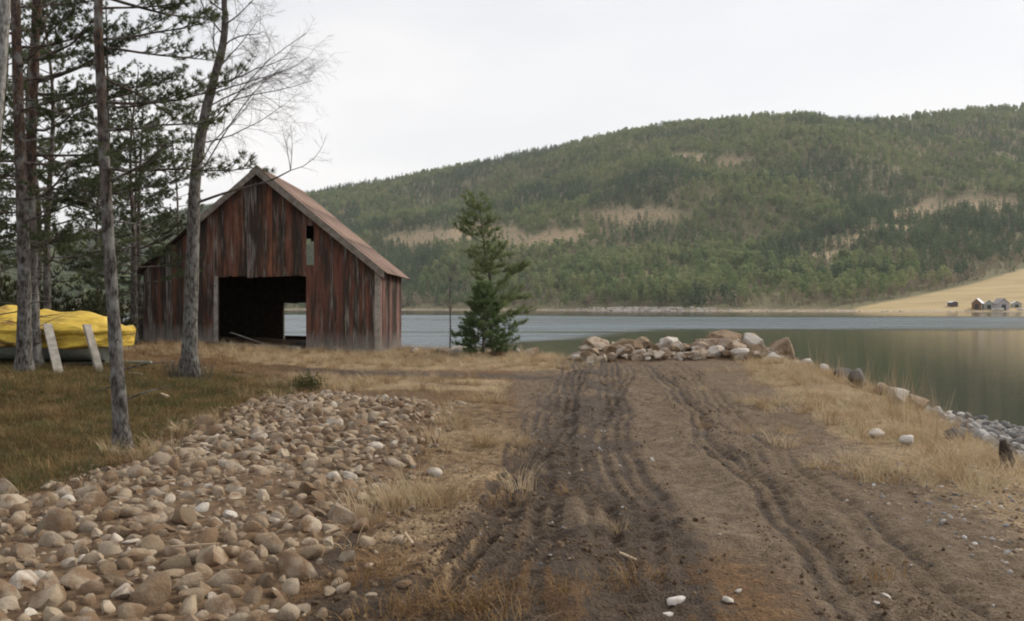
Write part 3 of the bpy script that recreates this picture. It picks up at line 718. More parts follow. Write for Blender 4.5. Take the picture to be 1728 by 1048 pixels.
# the stone bed laid beside the track
bx = np.arange(-4.6, -0.7, 0.06); by = np.arange(4.0, 18.1, 0.08); BX, BY = np.meshgrid(bx, by)
bdist = poly_dist(BED, BX, BY) + (fbm(BX * 1.5, BY * 1.5, 3, 8) - 0.5) * 0.3
BZ = gz(BX, BY) + np.interp(bdist, [-0.15, 0.12], [-0.06, 0.012])
bed = link('stone_bed', grid_mesh('stone_bed', BX, BY, BZ, M['bed']))
tag(bed, 'bed of brown cobblestones and soil laid beside the muddy track', 'stone bed', None, 'structure')
pts = []
cell = {}
def try_put(px_, py_, r_):
    k = (int(px_ / 0.3), int(py_ / 0.3))
    for a in (-1, 0, 1):
        for b in (-1, 0, 1):
            for (qx, qy, qr) in cell.get((k[0] + a, k[1] + b), ()):
                if (qx - px_) ** 2 + (qy - py_) ** 2 < ((qr + r_) * 0.80) ** 2: return False
    cell.setdefault(k, []).append((px_, py_, r_)); return True
for px_, py_ in ((340, 878), (388, 888)):      # the two pale stones that stand out
    q = pix(px_, py_); pts.append((q[0], q[1], 0.17)); try_put(q[0], q[1], 0.1)
for size, tries in ((0.27, 45), (0.215, 280), (0.168, 1200), (0.125, 5000), (0.088, 9000), (0.055, 11000), (0.034, 6000)):
    for _ in range(tries):
        X_, Y_ = rng.uniform(-4.4, -0.75), rng.uniform(4.2, 17.8)
        near = float(np.interp(Y_, [5, 9, 14], [1.12, 1.0, 1.05]))
        sz = size * near * rng.uniform(0.85, 1.15)
        if rng.random() < 0.25 and size > 0.15 and fbm(X_ * 0.9, Y_ * 0.9, 2, 17) < 0.42: continue
        if fbm(X_ * 0.8 + 3, Y_ * 0.8, 3, 99) < 0.38 and rng.random() < 0.8: continue
        d = float(poly_dist(BED, np.array([X_]), np.array([Y_]))[0])
        if d < 0.15 * (fbm(X_ * 2, Y_ * 2, 2, 41) - 0.4) * 4 and not (d > -0.8 and rng.random() < 0.05): continue
        if try_put(X_, Y_, sz / 2): pts.append((X_, Y_, sz))
pts = np.array(pts)
sx = 864 + pts[:, 0] / pts[:, 1] * F; zz = gz(pts[:, 0], pts[:, 1]); sy = HOR + (CAMZ - zz) / pts[:, 1] * F
vis = (sx > -20) & (sx < 1750) & (sy < 1065)
score = np.where(vis, pts[:, 2] / pts[:, 1], 0); score[:2] = 9
order = np.argsort(-score); big = order[:296]; rest = order[296:]
for i in big:
    X_, Y_, sz = pts[i]
    o = link('stone', cob[rng.integers(10)], bed, (X_, Y_, zz[i] + sz * 0.08), (rng.normal(0, 0.4), rng.normal(0, 0.25), rng.uniform(0, 6.28)), sz * np.array([1.12, 1.0, rng.uniform(0.95, 1.25)]))
    if i < 2:
        m = o.data.copy(); m.materials.clear(); m.materials.append(M['boulder_pale']); o.data = m
k = len(rest)
scatter('small_stones', 'small brown stones filling the gaps of the stone bed', None, np.stack([pts[rest, 0], pts[rest, 1], zz[rest] + pts[rest, 2] * 0.10], -1),
        np.stack([rng.normal(0, 0.25, k), rng.normal(0, 0.25, k), rng.uniform(0, 6.28, k)], -1), pts[rest, 2][:, None] * np.stack([np.full(k, 1.12), np.ones(k), rng.uniform(0.95, 1.25, k)], -1), rng.integers(0, 10, k), cob, bed)

# loose stones on the track and along the water's edge (children of the ground)
def loose(X_, Y_, sz, mesh, dz=0.15, flat=1.0):
    return link('stone', mesh, ground, (X_, Y_, gz1(X_, Y_) + sz * dz), (rng.normal(0, 0.2), rng.normal(0, 0.2), rng.uniform(0, 6.28)), (sz, sz, sz * flat))
pale_cob = []
for m in cob[:4]:
    m2 = m.copy(); m2.materials.clear(); m2.materials.append(M['boulder_pale']); pale_cob.append(m2)
for px_, py_, w in ((1140, 1022, 38), (1128, 1040, 22), (1230, 1026, 30), (1248, 1003, 16), (1497, 1012, 22), (1480, 1020, 12), (930, 885, 16), (624, 1012, 26), (680, 1004, 44), (735, 800, 40), (668, 790, 44), (700, 800, 26), (1020, 648, 12), (1215, 915, 10), (1700, 830, 12), (1605, 815, 14), (1590, 825, 10), (955, 693, 9), (590, 745, 18)):
    X_, Y_, _z = pix(px_, py_); loose(X_, Y_, w / F * Y_, pale_cob[rng.integers(4)] if py_ > 1015 or px_ > 1200 else cob[rng.integers(10)], 0.08, 0.62)
cnt = 0
while cnt < 260:
    Y_ = rng.uniform(10, 31); s_ = rng.uniform(-0.3, 3.6); xs = float(np.interp(Y_, [0, 10, 12, 15, 18, 21, 24, 28, 32], [12.2, 10.3, 10.6, 11.3, 12.1, 12.6, 13.0, 13.4, 12.4])) - s_
    px_ = 864 + xs / Y_ * F
    if px_ > 1760: continue
    loose(xs, Y_, rng.uniform(0.12, 0.42), cob_shore[rng.integers(10)]); cnt += 1
for px_ in range(690, 985, 8):
    X_, Y_, _z = pix(px_ + rng.uniform(-6, 6), rng.uniform(596, 604)); 
    if shore_dist(np.array([X_]), np.array([Y_]))[0] > -1: loose(X_, Y_ + rng.uniform(0.5, 3), rng.uniform(0.12, 0.4), (cob_shore + cob)[rng.integers(20)])
k = 2600
X = rng.uniform(-1.2, 5.5, k); Y = rng.uniform(4.2, 22, k) ; s_ = rng.uniform(0.012, 0.05, k) * np.where(rng.random(k) < 0.06, 1.7, 1)
q = (fbm(X * 0.8, Y * 0.6, 3, 57) > 0.44); X, Y, s_ = X[q], Y[q], s_[q]; k = len(X)
X2 = rng.uniform(3.0, 6.5, 1500); Y2 = rng.uniform(5.5, 10.5, 1500); s2 = rng.uniform(0.02, 0.07, 1500)
X = np.r_[X, X2]; Y = np.r_[Y, Y2]; s_ = np.r_[s_, s2]; k = len(X)
scatter('gravel', 'scattered pebbles and grit on the muddy track', 'gravel', np.stack([X, Y, gz(X, Y) + s_ * 0.02], -1), np.stack([rng.normal(0, 0.4, k), rng.normal(0, 0.4, k), rng.uniform(0, 6.28, k)], -1), s_ * 0.85, np.where(rng.random(k) < 0.75, rng.integers(0, 10, k), rng.integers(10, 20, k)), cob + cob_shore)
# dark clods torn up by the tracks
def clod_mesh(i):
    m = cobble_mesh(50 + i); m.name = 'clod'; m.materials.append(M['clod']); return m
t = NT('mud_clod'); M['clod'] = t.fin(t.mix(t.rand(), (0.06, 0.039, 0.023), (0.17, 0.118, 0.074)), 0.9, t.bump(t.noise(t.pos(), 40, 4), 0.8, 0.02))
clods = [clod_mesh(i) for i in range(5)]
cp = []
for ys, xs, w, dep, mq in RUTS:
    m = int(1500 * mq); Yc = 4.4 + 21 * rng.random(m) ** 1.6; Xc = np.interp(Yc, ys, xs) + rng.choice([-1, 1], m) * w * rng.normal(1.25, 0.45, m); cp.append(np.stack([Xc, Yc], -1))
m = 3000; Yc = 4.4 + 20 * rng.random(m) ** 1.5; Xc = np.interp(Yc, [4, 11, 24], [0.35, 0.75, 1.9]) + rng.normal(0, 0.55, m); cp.append(np.stack([Xc, Yc], -1))
m = 2200; Xc = rng.normal(-0.3, 0.6, m); Yc = rng.uniform(4.5, 8.5, m); cp.append(np.stack([Xc, Yc], -1))
cp = np.concatenate(cp); k = len(cp); s_ = 0.008 + 0.038 * rng.random(k) ** 3.0 * np.where(rng.random(k) < 0.1, 1.7, 1)
q = fbm(cp[:, 0] * 1.3, cp[:, 1] * 0.9, 3, 47) > 0.46; cp = cp[q]; s_ = s_[q]; k = len(cp)
scatter('mud_clods', 'crumbled dark mud clods thrown up along the ruts', 'mud', np.stack([cp[:, 0], cp[:, 1], gz(cp[:, 0], cp[:, 1]) + s_ * 0.0], -1), rng.uniform(-1, 3.0, (k, 3)), s_, rng.integers(0, 5, k), clods)

# ------------------------------------------------------------------ the rubble heap: every boulder a thing of its own
bl = [boulder_mesh(i, rng.integers(10, 15), 0.75, 0.02) for i in range(14)]
for i in range(8):
    m = cobble_mesh(70 + i); co = np.empty(len(m.vertices) * 3, np.float32); m.vertices.foreach_get('co', co); co = co.reshape(-1, 3)
    lo, hi = co.min(0), co.max(0); m.vertices.foreach_set('co', ((co - (lo + hi) / 2) / (hi - lo)).ravel()); m.update(); bl.append(m)
bl_mats = {}
BR = 'rubble heap boulders'
def boulder(px_, py_, w, h, Y_, kind, label, group=None, rounded=False):
    """w,h in photograph pixels; py_ is the foot"""
    r = np.random.default_rng(int(px_ * 7 + py_)); X_ = (px_ - 864) / F * Y_
    W = w / F * Y_; H = h / F * Y_
    if group == BR: w, h = w * 0.88, h * 0.95; W = w / F * Y_; H = h / F * Y_
    mi = int(r.integers(14)) if not rounded else 14 + int(r.integers(8)); key = (mi, kind)
    if key not in bl_mats:
        m = bl[mi].copy(); m.materials.append(M[kind]); bl_mats[key] = m
    foot = gz1(X_, Y_); z0 = min(max(CAMZ - (py_ - HOR) / F * Y_, foot - 0.7 * H), foot + 0.12)
    o = link('boulder', bl_mats[key], None, (X_, Y_, z0 + H / 2), (r.normal(0, 0.2), r.normal(0, 0.2), r.uniform(-0.5, 0.5)), (W * 1.05, W * r.uniform(0.8, 1.1), H * 1.05))
    tag(o, label, 'boulder', group); return o
boulder(1008, 596, 50, 30, 30.2, 'boulder_tan', 'flat-topped pale tan boulder perched at the barn end of the rubble heap', BR)
boulder(1056, 600, 56, 29, 30.3, 'boulder_brown', 'olive brown boulder next to the flat-topped pale one on the rubble heap', BR)
boulder(1130, 598, 36, 30, 30.5, 'boulder_pale', 'white-topped boulder in the middle of the rubble heap', BR)
boulder(1146, 600, 30, 24, 30.0, 'boulder_tan', 'tan boulder wedged beside the white-topped one', BR)
boulder(1186, 604, 56, 36, 30.2, 'boulder_tan', 'broad tan boulder leaning on the tallest brown rock', BR)
boulder(1226, 600, 70, 40, 30.7, 'boulder_brown', 'tallest brown rock on the crest of the rubble heap', BR)
boulder(1272, 600, 46, 36, 30.5, 'boulder_pale', 'pale pinkish boulder on the crest beside the tallest brown rock', BR)
boulder(1318, 612, 52, 46, 30.0, 'boulder_brown', 'pointed brown boulder at the water end of the heap', BR)
boulder(1362, 617, 20, 20, 29.0, 'boulder_pale', 'small pointed white stone set apart past the heap', None)
boulder(1112, 610, 26, 18, 29.7, 'boulder_pale', 'small whitish block at the foot of the heap', BR)
boulder(1147, 608, 22, 14, 29.5, 'boulder_pale', 'squat white block at the foot of the broad tan boulder', BR)
boulder(972, 608, 30, 9, 30.6, 'boulder_tan', 'low flat tan slab lying off the barn end of the heap', BR)
boulder(1222, 604, 40, 20, 29.8, 'boulder_tan', 'rounded tan boulder in front of the tallest brown rock', BR)
lab = 'smaller tan and brown rubble block filling the heap between the big boulders'
rr = np.random.default_rng(5)
for k in range(210):
    X_ = rr.uniform(1.9, 8.9); Y_ = 29.1 + 1.9 * rr.random(); top_ = gz1(X_, Y_)
    px_ = 864 + X_ / Y_ * F; w = 9 + 24 * rr.random() ** 1.8; h = w * rr.uniform(0.5, 0.85)
    py_ = HOR + (CAMZ - top_) / Y_ * F + h * rr.uniform(0.05, 0.35)
    kd = ['boulder_tan', 'boulder_tan', 'boulder_brown', 'boulder_tan', 'boulder_pale'][rr.integers(5)]
    boulder(px_, py_, w, h, Y_, kd, {'boulder_tan': 'small tan', 'boulder_brown': 'small brown', 'boulder_pale': 'small whitish'}[kd] + ' rubble block packed between the big boulders of the heap', {'boulder_tan': 'small tan', 'boulder_brown': 'small brown', 'boulder_pale': 'small whitish'}[kd] + ' rubble heap blocks')
# boulders down the bank
def bank_boulder(px_, py_, w, h, kind, label, group=None, dz=0.0):
    X_, Y_, z_ = pix(px_, py_); return boulder(px_, py_, w, h, Y_, kind, label, group, True)
bank_boulder(1516, 689, 42, 36, 'boulder_pale', 'large rounded white boulder on the grassy bank above the water')
bank_boulder(1549, 694, 40, 26, 'boulder_tan', 'rounded tan boulder against the large white one')
bank_boulder(1425, 645, 34, 22, 'boulder_dark', 'dark grey slab half hidden in dry grass on the bank')
bank_boulder(1447, 655, 30, 34, 'boulder_dark', 'dark brown upright rock beside the tall reed stalks')
bank_boulder(1487, 668, 28, 22, 'boulder_brown', 'small grey-brown boulder behind the large white one')
bank_boulder(1480, 738, 28, 14, 'boulder_pale', 'low pale stone showing through the bank grass')
bank_boulder(1530, 752, 24, 18, 'boulder_pale', 'small whitish stone below the low pale one in bank grass')
bank_boulder(1408, 634, 22, 18, 'boulder_tan', 'little tan rock at the top of the grassy bank')
bank_boulder(1390, 630, 18, 16, 'boulder_pale', 'little pale rock at the edge of the heap grass')
bank_boulder(1610, 745, 34, 22, 'boulder_dark', 'wet grey rock at the water line')
# by the shore pine
bank_boulder(870, 602, 16, 16, 'boulder_pale', 'tilted white stone at the shore right by the pine')
bank_boulder(897, 602, 26, 14, 'boulder_tan', 'pale flat stone between the pine and the rubble heap')
bank_boulder(768, 598, 44, 14, 'boulder_pale', 'long pale grey rock behind the thin sapling')
bank_boulder(842, 603, 28, 12, 'boulder_brown', 'brown rock at the foot of the bushy young pine')
X_, Y_, z_ = pix(1700, 795); k = 52 / F * Y_ / 0.47
mb = MB().tube([(0, 0, -0.1), (0.01 * k, 0, 0.12 * k), (-0.02 * k, 0.02, 0.3 * k), (-0.05 * k, 0.02, 0.45 * k), (-0.02 * k, 0, 0.47 * k)], [0.12 * k, 0.11 * k, 0.09 * k, 0.05 * k, 0.01], 9)
o = mb.build('tree_stump', M['dark_wood'], None); o.location = (X_, Y_, z_); tag(o, 'black broken stump standing among the shore stones', 'stump')

# ------------------------------------------------------------------ the boathouse
B0 = np.array([-8.3, 33.0, 0.2])
barn = empty('boathouse', B0, 'old weathered red plank boathouse with open doorway at the water', 'boathouse')
def bpart(name, mb, mat, parent, smooth=False):
    mb.v = [tuple(np.array(p) - B0) for p in mb.v]
    return mb.build(name, mat, parent, smooth)
YF, YB, XL, XR = 33.0, 39.7, -12.12, -4.44
def roof_in(x): return float(np.interp(x, [-12.9, -8.39, -3.7], [6.12 - 4.51 * 0.865, 6.12, 6.12 - 4.69 * 0.815]))
def base_front(x): return float(np.interp(x, [XL, -8.4, XR], [0.36, 0.22, -0.08]))
br = np.random.default_rng(77)
def boards(parent, x0, x1, zlo, zhi, yout, sgn, mat_pick, pitch=0.165, slant=None):
    """a run of vertical boards, alternately proud and set back; sgn=-1 faces the camera"""
    n = max(1, round((x1 - x0) / pitch)); w = (x1 - x0) / n
    for i in range(n):
        a, b = x0 + i * w, x0 + (i + 1) * w
        ov = 0.016
        if i > 0: a -= ov
        if i < n - 1: b += ov
        proud = (i % 2 == 0)
        y_a = yout + sgn * (0.024 if proud else 0.0); y_b = y_a - sgn * 0.022
        jl = br.normal(0, 0.025); zl_a, zl_b = zlo(a) + jl, zlo(b) + jl
        zh_a, zh_b = zhi(a), zhi(b)
        if a < -8.39 < b: poly = [(a, zl_a), (b, zl_b), (b, zh_b), (-8.39, zhi(-8.39)), (a, zh_a)]
        else: poly = [(a, zl_a), (b, zl_b), (b, zh_b), (a, zh_a)]
        mb = MB().prism_y(poly, min(y_a, y_b), max(y_a, y_b))
        bpart('board', mb, mat_pick(i, a), parent)
pick_f = lambda i, a: M['board']
top = lambda x: roof_in(x) - 0.05
DT = 2.60; DL, DR = -9.74, -6.82; SL, SR, S0, S1 = -6.82, -6.56, 2.97, 4.25
# front wall: frame with its boards
mb = MB()
for x in (XL + 0.10, DL - 0.09, DR + 0.35, XR - 0.14): mb.box(x - 0.07, x + 0.07, YF + 0.06, YF + 0.20, base_front(x) - 0.1, min(roof_in(x) - 0.12, 4.5))
mb.box(XL + 0.1, XR - 0.1, YF + 0.045, YF + 0.17, 2.62, 2.76)
mb.box(DL - 0.2, DR + 0.3, YF + 0.21, YF + 0.30, 2.60, 2.78)
fw = bpart('front_wall', mb, M['inner'], barn)
boards(fw, XL, DL, base_front, top, YF, -1, pick_f)
boards(fw, DL, SL, lambda x: DT + 0.01 * math.sin(x * 9), top, YF, -1, lambda i, a: M['board_orange'] if i in (1, 3, 4, 8, 10, 11, 13) else M['board'])
boards(fw, SL, SR, base_front, lambda x: S0, YF, -1, pick_f, 0.26)
boards(fw, SL, SR, lambda x: S1, top, YF, -1, pick_f, 0.26)
boards(fw, SR, XR, base_front, top, YF, -1, pick_f)
# back wall, with its door to the water and a lost board
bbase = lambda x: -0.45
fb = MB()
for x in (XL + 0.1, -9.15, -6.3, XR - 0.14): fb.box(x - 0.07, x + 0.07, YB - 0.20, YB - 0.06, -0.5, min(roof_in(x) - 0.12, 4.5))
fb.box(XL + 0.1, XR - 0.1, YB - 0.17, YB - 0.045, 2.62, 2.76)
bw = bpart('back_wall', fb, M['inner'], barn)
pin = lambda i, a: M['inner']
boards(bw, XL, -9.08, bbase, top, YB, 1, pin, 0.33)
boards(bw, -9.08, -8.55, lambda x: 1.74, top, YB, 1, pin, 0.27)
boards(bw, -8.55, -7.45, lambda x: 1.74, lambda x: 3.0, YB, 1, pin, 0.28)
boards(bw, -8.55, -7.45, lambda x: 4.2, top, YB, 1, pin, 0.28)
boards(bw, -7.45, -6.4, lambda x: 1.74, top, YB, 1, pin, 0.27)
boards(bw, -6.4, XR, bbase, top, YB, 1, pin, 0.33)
# side walls (boards run along Y)
def side_wall(name, X, sgn, matp, zt, zb, parent):
    mb = MB(); xi = X - sgn * 0.11
    for z in (0.75, 2.0): mb.box(xi - 0.05, xi + 0.05, YF + 0.22, YB - 0.22, z, z + 0.12)
    w_ = bpart(name, mb, M['inner'], parent)
    n = 38; w = (YB - YF - 0.06) / n
    for i in range(n):
        a, b = YF + 0.03 + i * w - 0.014, YF + 0.03 + (i + 1) * w + 0.014
        if i == 0: a += 0.014
        x_a = X + sgn * (0.024 if i % 2 == 0 else 0); x_b = x_a - sgn * 0.022
        j = br.normal(0, 0.02); q = MB().prism_x([(a, zb(a) + j), (b, zb(b) + j), (b, zt), (a, zt)], min(x_a, x_b), max(x_a, x_b))
        bpart('board', q, matp, w_)
side_wall('right_wall', XR + 0.03, 1, M['board_side'], 2.86, lambda y: float(np.interp(y, [YF, YB], [-0.12, -0.5])), barn)
side_wall('left_wall', XL - 0.03, -1, M['board'], 2.82, lambda y: 0.25, barn)
# corner boards, sill, threshold
bpart('corner_board', MB().box(XR - 0.10, XR + 0.075, YF - 0.075, YF - 0.027, -0.1, 2.86), M['grey_timber'], barn)
bpart('corner_board', MB().box(XL - 0.075, XL + 0.05, YF - 0.075, YF - 0.027, 0.34, 2.78), M['board'], barn)
bpart('sill_beam', MB().beam((-9.72, YF - 0.03, 0.345), (-7.0, YF - 0.03, 0.20), 0.14, 0.13), M['grey_timber'], barn)
bpart('sill_beam', MB().beam((-7.25, YF - 0.13, 0.135), (-4.55, YF - 0.13, -0.015), 0.10, 0.10), M['grey_timber'], barn)
bpart('door_post', MB().box(DL - 0.13, DL + 0.002, YF - 0.052, YF - 0.026, 0.33, DT), M['grey_timber'], barn)
# floor planks
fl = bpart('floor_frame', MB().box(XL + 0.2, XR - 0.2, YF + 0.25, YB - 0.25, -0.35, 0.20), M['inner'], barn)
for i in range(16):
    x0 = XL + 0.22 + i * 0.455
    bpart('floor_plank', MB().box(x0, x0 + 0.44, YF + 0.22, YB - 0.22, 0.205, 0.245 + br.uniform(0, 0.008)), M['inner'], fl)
# foundation stones under the water end
for i, x in enumerate(np.linspace(XL + 0.2, XR - 0.2, 8)):
    m = cob_shore[i]; link('foundation_stone', m, barn, tuple(np.array([x, YB - 0.1, -0.75]) - B0), (0, 0, i), (0.9, 0.8, 0.9))
# roof: two slopes of corrugated sheets on battens
def slope(sgn):
    xe = XR + 0.30 if sgn > 0 else XL - 0.28
    xr = -8.39; ze, zr = roof_in(xe), roof_in(xr)
    mb = MB(); n = 6
    for i in range(n):
        u = (i + 0.3) / n; x = xr + (xe - xr) * u; z = roof_in(x)
        mb.beam((x, YF - 0.22, z - 0.01), (x, YB + 0.22, z - 0.01), 0.10, 0.06, (0.5 * sgn, 0, 0.8))
    # boarding under the sheets
    k = len(mb.v)
    mb.prism_y([(xr, zr + 0.025), (xe, ze + 0.025), (xe, ze + 0.045), (xr, zr + 0.045)], YF - 0.24, YB + 0.24)
    deck = bpart('roof_slope', mb, M['inner'], barn)
    rows, cols = 3, 8; y0, y1 = YF - 0.27, YB + 0.27; cw = (y1 - y0) / cols
    for c in range(cols):
        for r in range(rows):
            ua, ub = r / rows - (0.03 if r else 0), (r + 1) / rows + (0.0 if r < rows - 1 else 0.01)
            ny = 18; ys = np.linspace(y0 + c * cw - 0.02, y0 + (c + 1) * cw + 0.02, ny); vs = []; fs = []
            lift = 0.055 + 0.012 * (rows - r) + 0.005 * (c % 2)
            for th in (0, 0.006):
                for u in (ua, ub):
                    x = xr + (xe - xr) * u; sag = -0.06 * math.sin(math.pi * min(1, u)) * (1 if sgn < 0 else 0.3)
                    for yv in ys: vs.append((x, yv, zr + (ze - zr) * u + lift + th + 0.012 * math.sin((yv) * 2 * math.pi / 0.105) + sag * 0.4))
            for lay in (0, 1):
                o_ = lay * 2 * ny
                for i in range(ny - 1): fs.append((o_ + i, o_ + i + 1, o_ + ny + i + 1, o_ + ny + i))
            for e in (0, ny):
                for i in range(ny - 1): fs.append((e + i, e + i + 1, e + 2 * ny + i + 1, e + 2 * ny + i))
            bpart('roof_sheet', MB().add(vs, fs), M['roof'], deck, True)
    return deck
slope(1); slope(-1)
mb = MB(); zr = roof_in(-8.39) + 0.12
mb.prism_y([(-8.63, zr - 0.20), (-8.39, zr), (-8.15, zr - 0.19), (-8.16, zr - 0.215), (-8.39, zr - 0.03), (-8.62, zr - 0.225)], YF - 0.29, YB + 0.29)
bpart('ridge_cap', mb, M['roof'], barn)
def barge(xa, xb, off, w, mat, yy):
    d = 1 if xb > xa else -1
    za, zb_ = roof_in(xa) + off, roof_in(xb) + off
    q = MB().prism_y([(xa, za), (xb, zb_), (xb, zb_ - w), (xa, za - w)], yy, yy + 0.03)
    bpart('barge_board', q, mat, barn)
barge(-8.39, XR + 0.24, 0.075, 0.24, M['barge'], YF - 0.305)
barge(-8.39, -10.55, 0.075, 0.24, M['barge'], YF - 0.305)
barge(-8.39, XR + 0.24, -0.03, 0.17, M['barge'], YF - 0.338)
# a few loose timbers inside
def lying(name, label, cat, a, b, w, h, mat, group=None):
    a = Vector(a); b = Vector(b); mid = (a + b) / 2
    o = MB().beam(a - mid, b - mid, w, h).build(name, mat); o.location = mid; return tag(o, label, cat, group)
lying('timber', 'plank leaning in the dark boathouse by the doorway', 'timber', (-9.63, 34.0, 0.72), (-8.55, 34.6, 0.27), 0.12, 0.04, M['grey_timber'])
lying('timber', 'dark beam lying across the sill of the rear opening of the boathouse', 'timber', (-8.95, 39.3, 0.36), (-7.1, 39.25, 0.31), 0.16, 0.18, M['dark_wood'])

# ------------------------------------------------------------------ the covered boat on the left
BC = np.array([-10.5, 20.2, 0.30])
boat = empty('boat', (BC[0], BC[1], gz1(BC[0], BC[1])), 'pale wooden rowing boat laid up on land under a yellow cover', 'boat')
bz = boat.location.z
def section(u):   # u 0 = stern (right), 1 = bow (left): half beam, sheer z, keel z
    hb = 0.86 * (1 - max(0, (u - 0.45) / 0.55) ** 2.2) * (0.80 + 0.20 * min(1, u / 0.3))
    return max(hb, 0.03), 1.10 + 0.25 * u ** 2.2, 0.50 + 0.20 * max(0, u - 0.8) / 0.2
us = np.linspace(0, 1, 17); X0, LEN = -8.22, 5.4
vs, fs = [], []
prof = [(0, 0), (0.35, 0.10), (0.72, 0.32), (0.92, 0.62), (1.0, 1.0)]
for u in us:
    hb, zs, zk = section(u); x = X0 - LEN * u
    ring = [(-a, b) for a, b in reversed(prof)] + prof[1:]
    for a, b in ring: vs.append((x - BC[0], BC[1] + hb * a - BC[1], zk + (zs - zk) * b - bz))
nr = len(prof) * 2 - 1
for i in range(len(us) - 1):
    for k in range(nr - 1): fs.append((i * nr + k, i * nr + k + 1, (i + 1) * nr + k + 1, (i + 1) * nr + k))
fs.append(tuple(range(nr)))
MB().add(vs, fs).build('hull', M['hull'], boat, True)
mbk = MB().beam((X0 - 0.05 - BC[0], 0, 0.47 - bz), (X0 - LEN * 0.9 - BC[0], 0, 0.47 - bz), 0.07, 0.09); mbk.build('keel', M['dark_wood'], boat)
for s_ in (-1, 1):
    pts_ = []
    for u in us: hb, zs, zk = section(u); pts_.append((X0 - LEN * u - BC[0], s_ * (hb + 0.01), zs - bz - 0.03))
    MB().tube(pts_, [0.03] * len(pts_), 6).build('gunwale', M['hull'], boat)
# tarpaulin draped over it
vs, fs = [], []; nu, nk = 150, 66
tus = np.linspace(-0.075, 1.02, nu)
for i, u in enumerate(tus):
    uc = min(max(u, 0), 1); hb, zs, zk = section(uc); x = X0 - LEN * u
    rnd = sst(-0.08, 0.06, u); end = 0.55 + 0.45 * float(rnd); hb = (hb + 0.06) * end
    topz = 1.46 + 0.16 * float(sst(0.15, 0.75, u)) + 0.09 * math.exp(-((u - 0.375) / 0.035) ** 2) + 0.03 * math.sin(u * 23)
    topz = zs + (topz - zs) * float(sst(-0.20, 0.10, u)) - 0.05 * (1 - float(rnd))
    hem = 0.80 - 0.05 * math.sin(u * 17) * 0.4 + 0.12 * float(sst(0.3, 0.9, u)) - 0.02 * (1 - float(rnd))
    for k in range(nk):
        w = k / (nk - 1) * 2 - 1; aw = abs(w)
        if aw < 0.55:
            q = aw / 0.55; yy = hb * q; z = topz + (zs + 0.05 - topz) * q ** 1.6
            z += (0.03 * math.sin(u * 34 + q * 5) + 0.02 * math.sin(u * 71 + 3 * math.sin(q * 4))) * q
        else:
            q = (aw - 0.55) / 0.45; yy = hb + 0.03 * math.sin(q * 3.1) - 0.05 * q
            yy += (0.04 * math.sin(u * 38 + q * 3.5 + 2 * math.sin(u * 11)) + 0.025 * math.sin(u * 83 - q * 6)) * q; z = zs + 0.05 + (hem - zs - 0.05) * q
            yy += 0.05 * math.exp(-((q - 0.12) / 0.10) ** 2)
        cz = (float(fbm(x * 2.1 + z * 2.5, z * 5 - x * 1.2, 3, 6)) - 0.5) * 0.11
        cz *= 0.8
        f1 = abs(math.sin(x * 2.3 + z * 5.5 + 1.7 * math.sin(x * 1.9 + z))); f2 = abs(math.sin(x * 4.1 - z * 7.0 + 2.1 * math.sin(x * 1.1)))
        cz += 0.095 * (1 - f1) ** 3 + 0.065 * (1 - f2) ** 3
        vs.append((x, BC[1] + math.copysign(yy + (cz if aw > 0.5 else 0), w), z + (cz * 0.6 if aw <= 0.7 else 0)))
for i in range(nu - 1):
    for k in range(nk - 1): fs.append((i * nk + k, i * nk + k + 1, (i + 1) * nk + k + 1, (i + 1) * nk + k))
fs.append(tuple(range(nk)))
tc_ = np.array([BC[0], BC[1], 0.8]); o = MB().add([np.array(p) - tc_ for p in vs], fs).build('tarpaulin', M['tarp'], None, True); o.location = tc_
tag(o, 'creased yellow tarpaulin draped over the boat', 'tarpaulin')
sm = o.modifiers.new('thick', 'SOLIDIFY'); sm.thickness = 0.008
def prop(px_t, py_t, px_b, py_b, Yt, label):
    xb, yb, zb_ = pix(px_b, py_b); xt = (px_t - 864) / F * Yt; zt = CAMZ - (py_t - HOR) / F * Yt
    return lying('prop_plank', label, 'plank', (xb, yb, zb_ - 0.05), (xt, Yt, zt), 0.155, 0.05, M['grey_timber'], 'planks propping the boat')
prop(80, 548, 101, 632, 19.05, 'grey plank propping the covered boat nearest the twin pine trunks')
prop(146, 548, 170, 628, 19.10, 'grey plank propping the covered boat nearest its rounded end')
for i, x in enumerate((-8.6, -10.4, -12.2)):
    z_ = gz1(x, BC[1]); o = MB().box(-0.1, 0.1, -0.5, 0.5, -0.1, 0.44 - z_).build('keel_block', M['dark_wood']); o.location = (x, BC[1], z_)
    tag(o, 'dark timber block under the keel of the covered boat', 'block', 'blocks under the boat')
xb, yb, zb_ = pix(222, 616)
lying('board', 'pale greenish board lying on the grass past the boat', 'board', (xb - 0.55, yb, zb_ + 0.05), (xb + 0.38, yb + 0.1, zb_ + 0.05), 0.16, 0.07, M['green_board'])
xb, yb, zb_ = pix(150, 618)
lying('board', 'dull green board lying on the ground under the boat end', 'board', (xb - 0.5, yb, zb_ + 0.05), (xb + 0.5, yb + 0.2, zb_ + 0.06), 0.2, 0.09, M['green_board'])
xb, yb, zb_ = pix(232, 634)
lying('stick', 'short split stick on the grass near the pale greenish board', 'stick', (xb - 0.16, yb, zb_ + 0.06), (xb + 0.16, yb - 0.2, zb_ + 0.05), 0.05, 0.03, M['raw_wood'])
xb, yb, zb_ = pix(282, 672)
lying('stick', 'short pale stick on the green grass between the pine and the birch', 'stick', (xb - 0.1, yb, zb_ + 0.07), (xb + 0.1, yb - 0.25, zb_ + 0.05), 0.05, 0.03, M['raw_wood'])
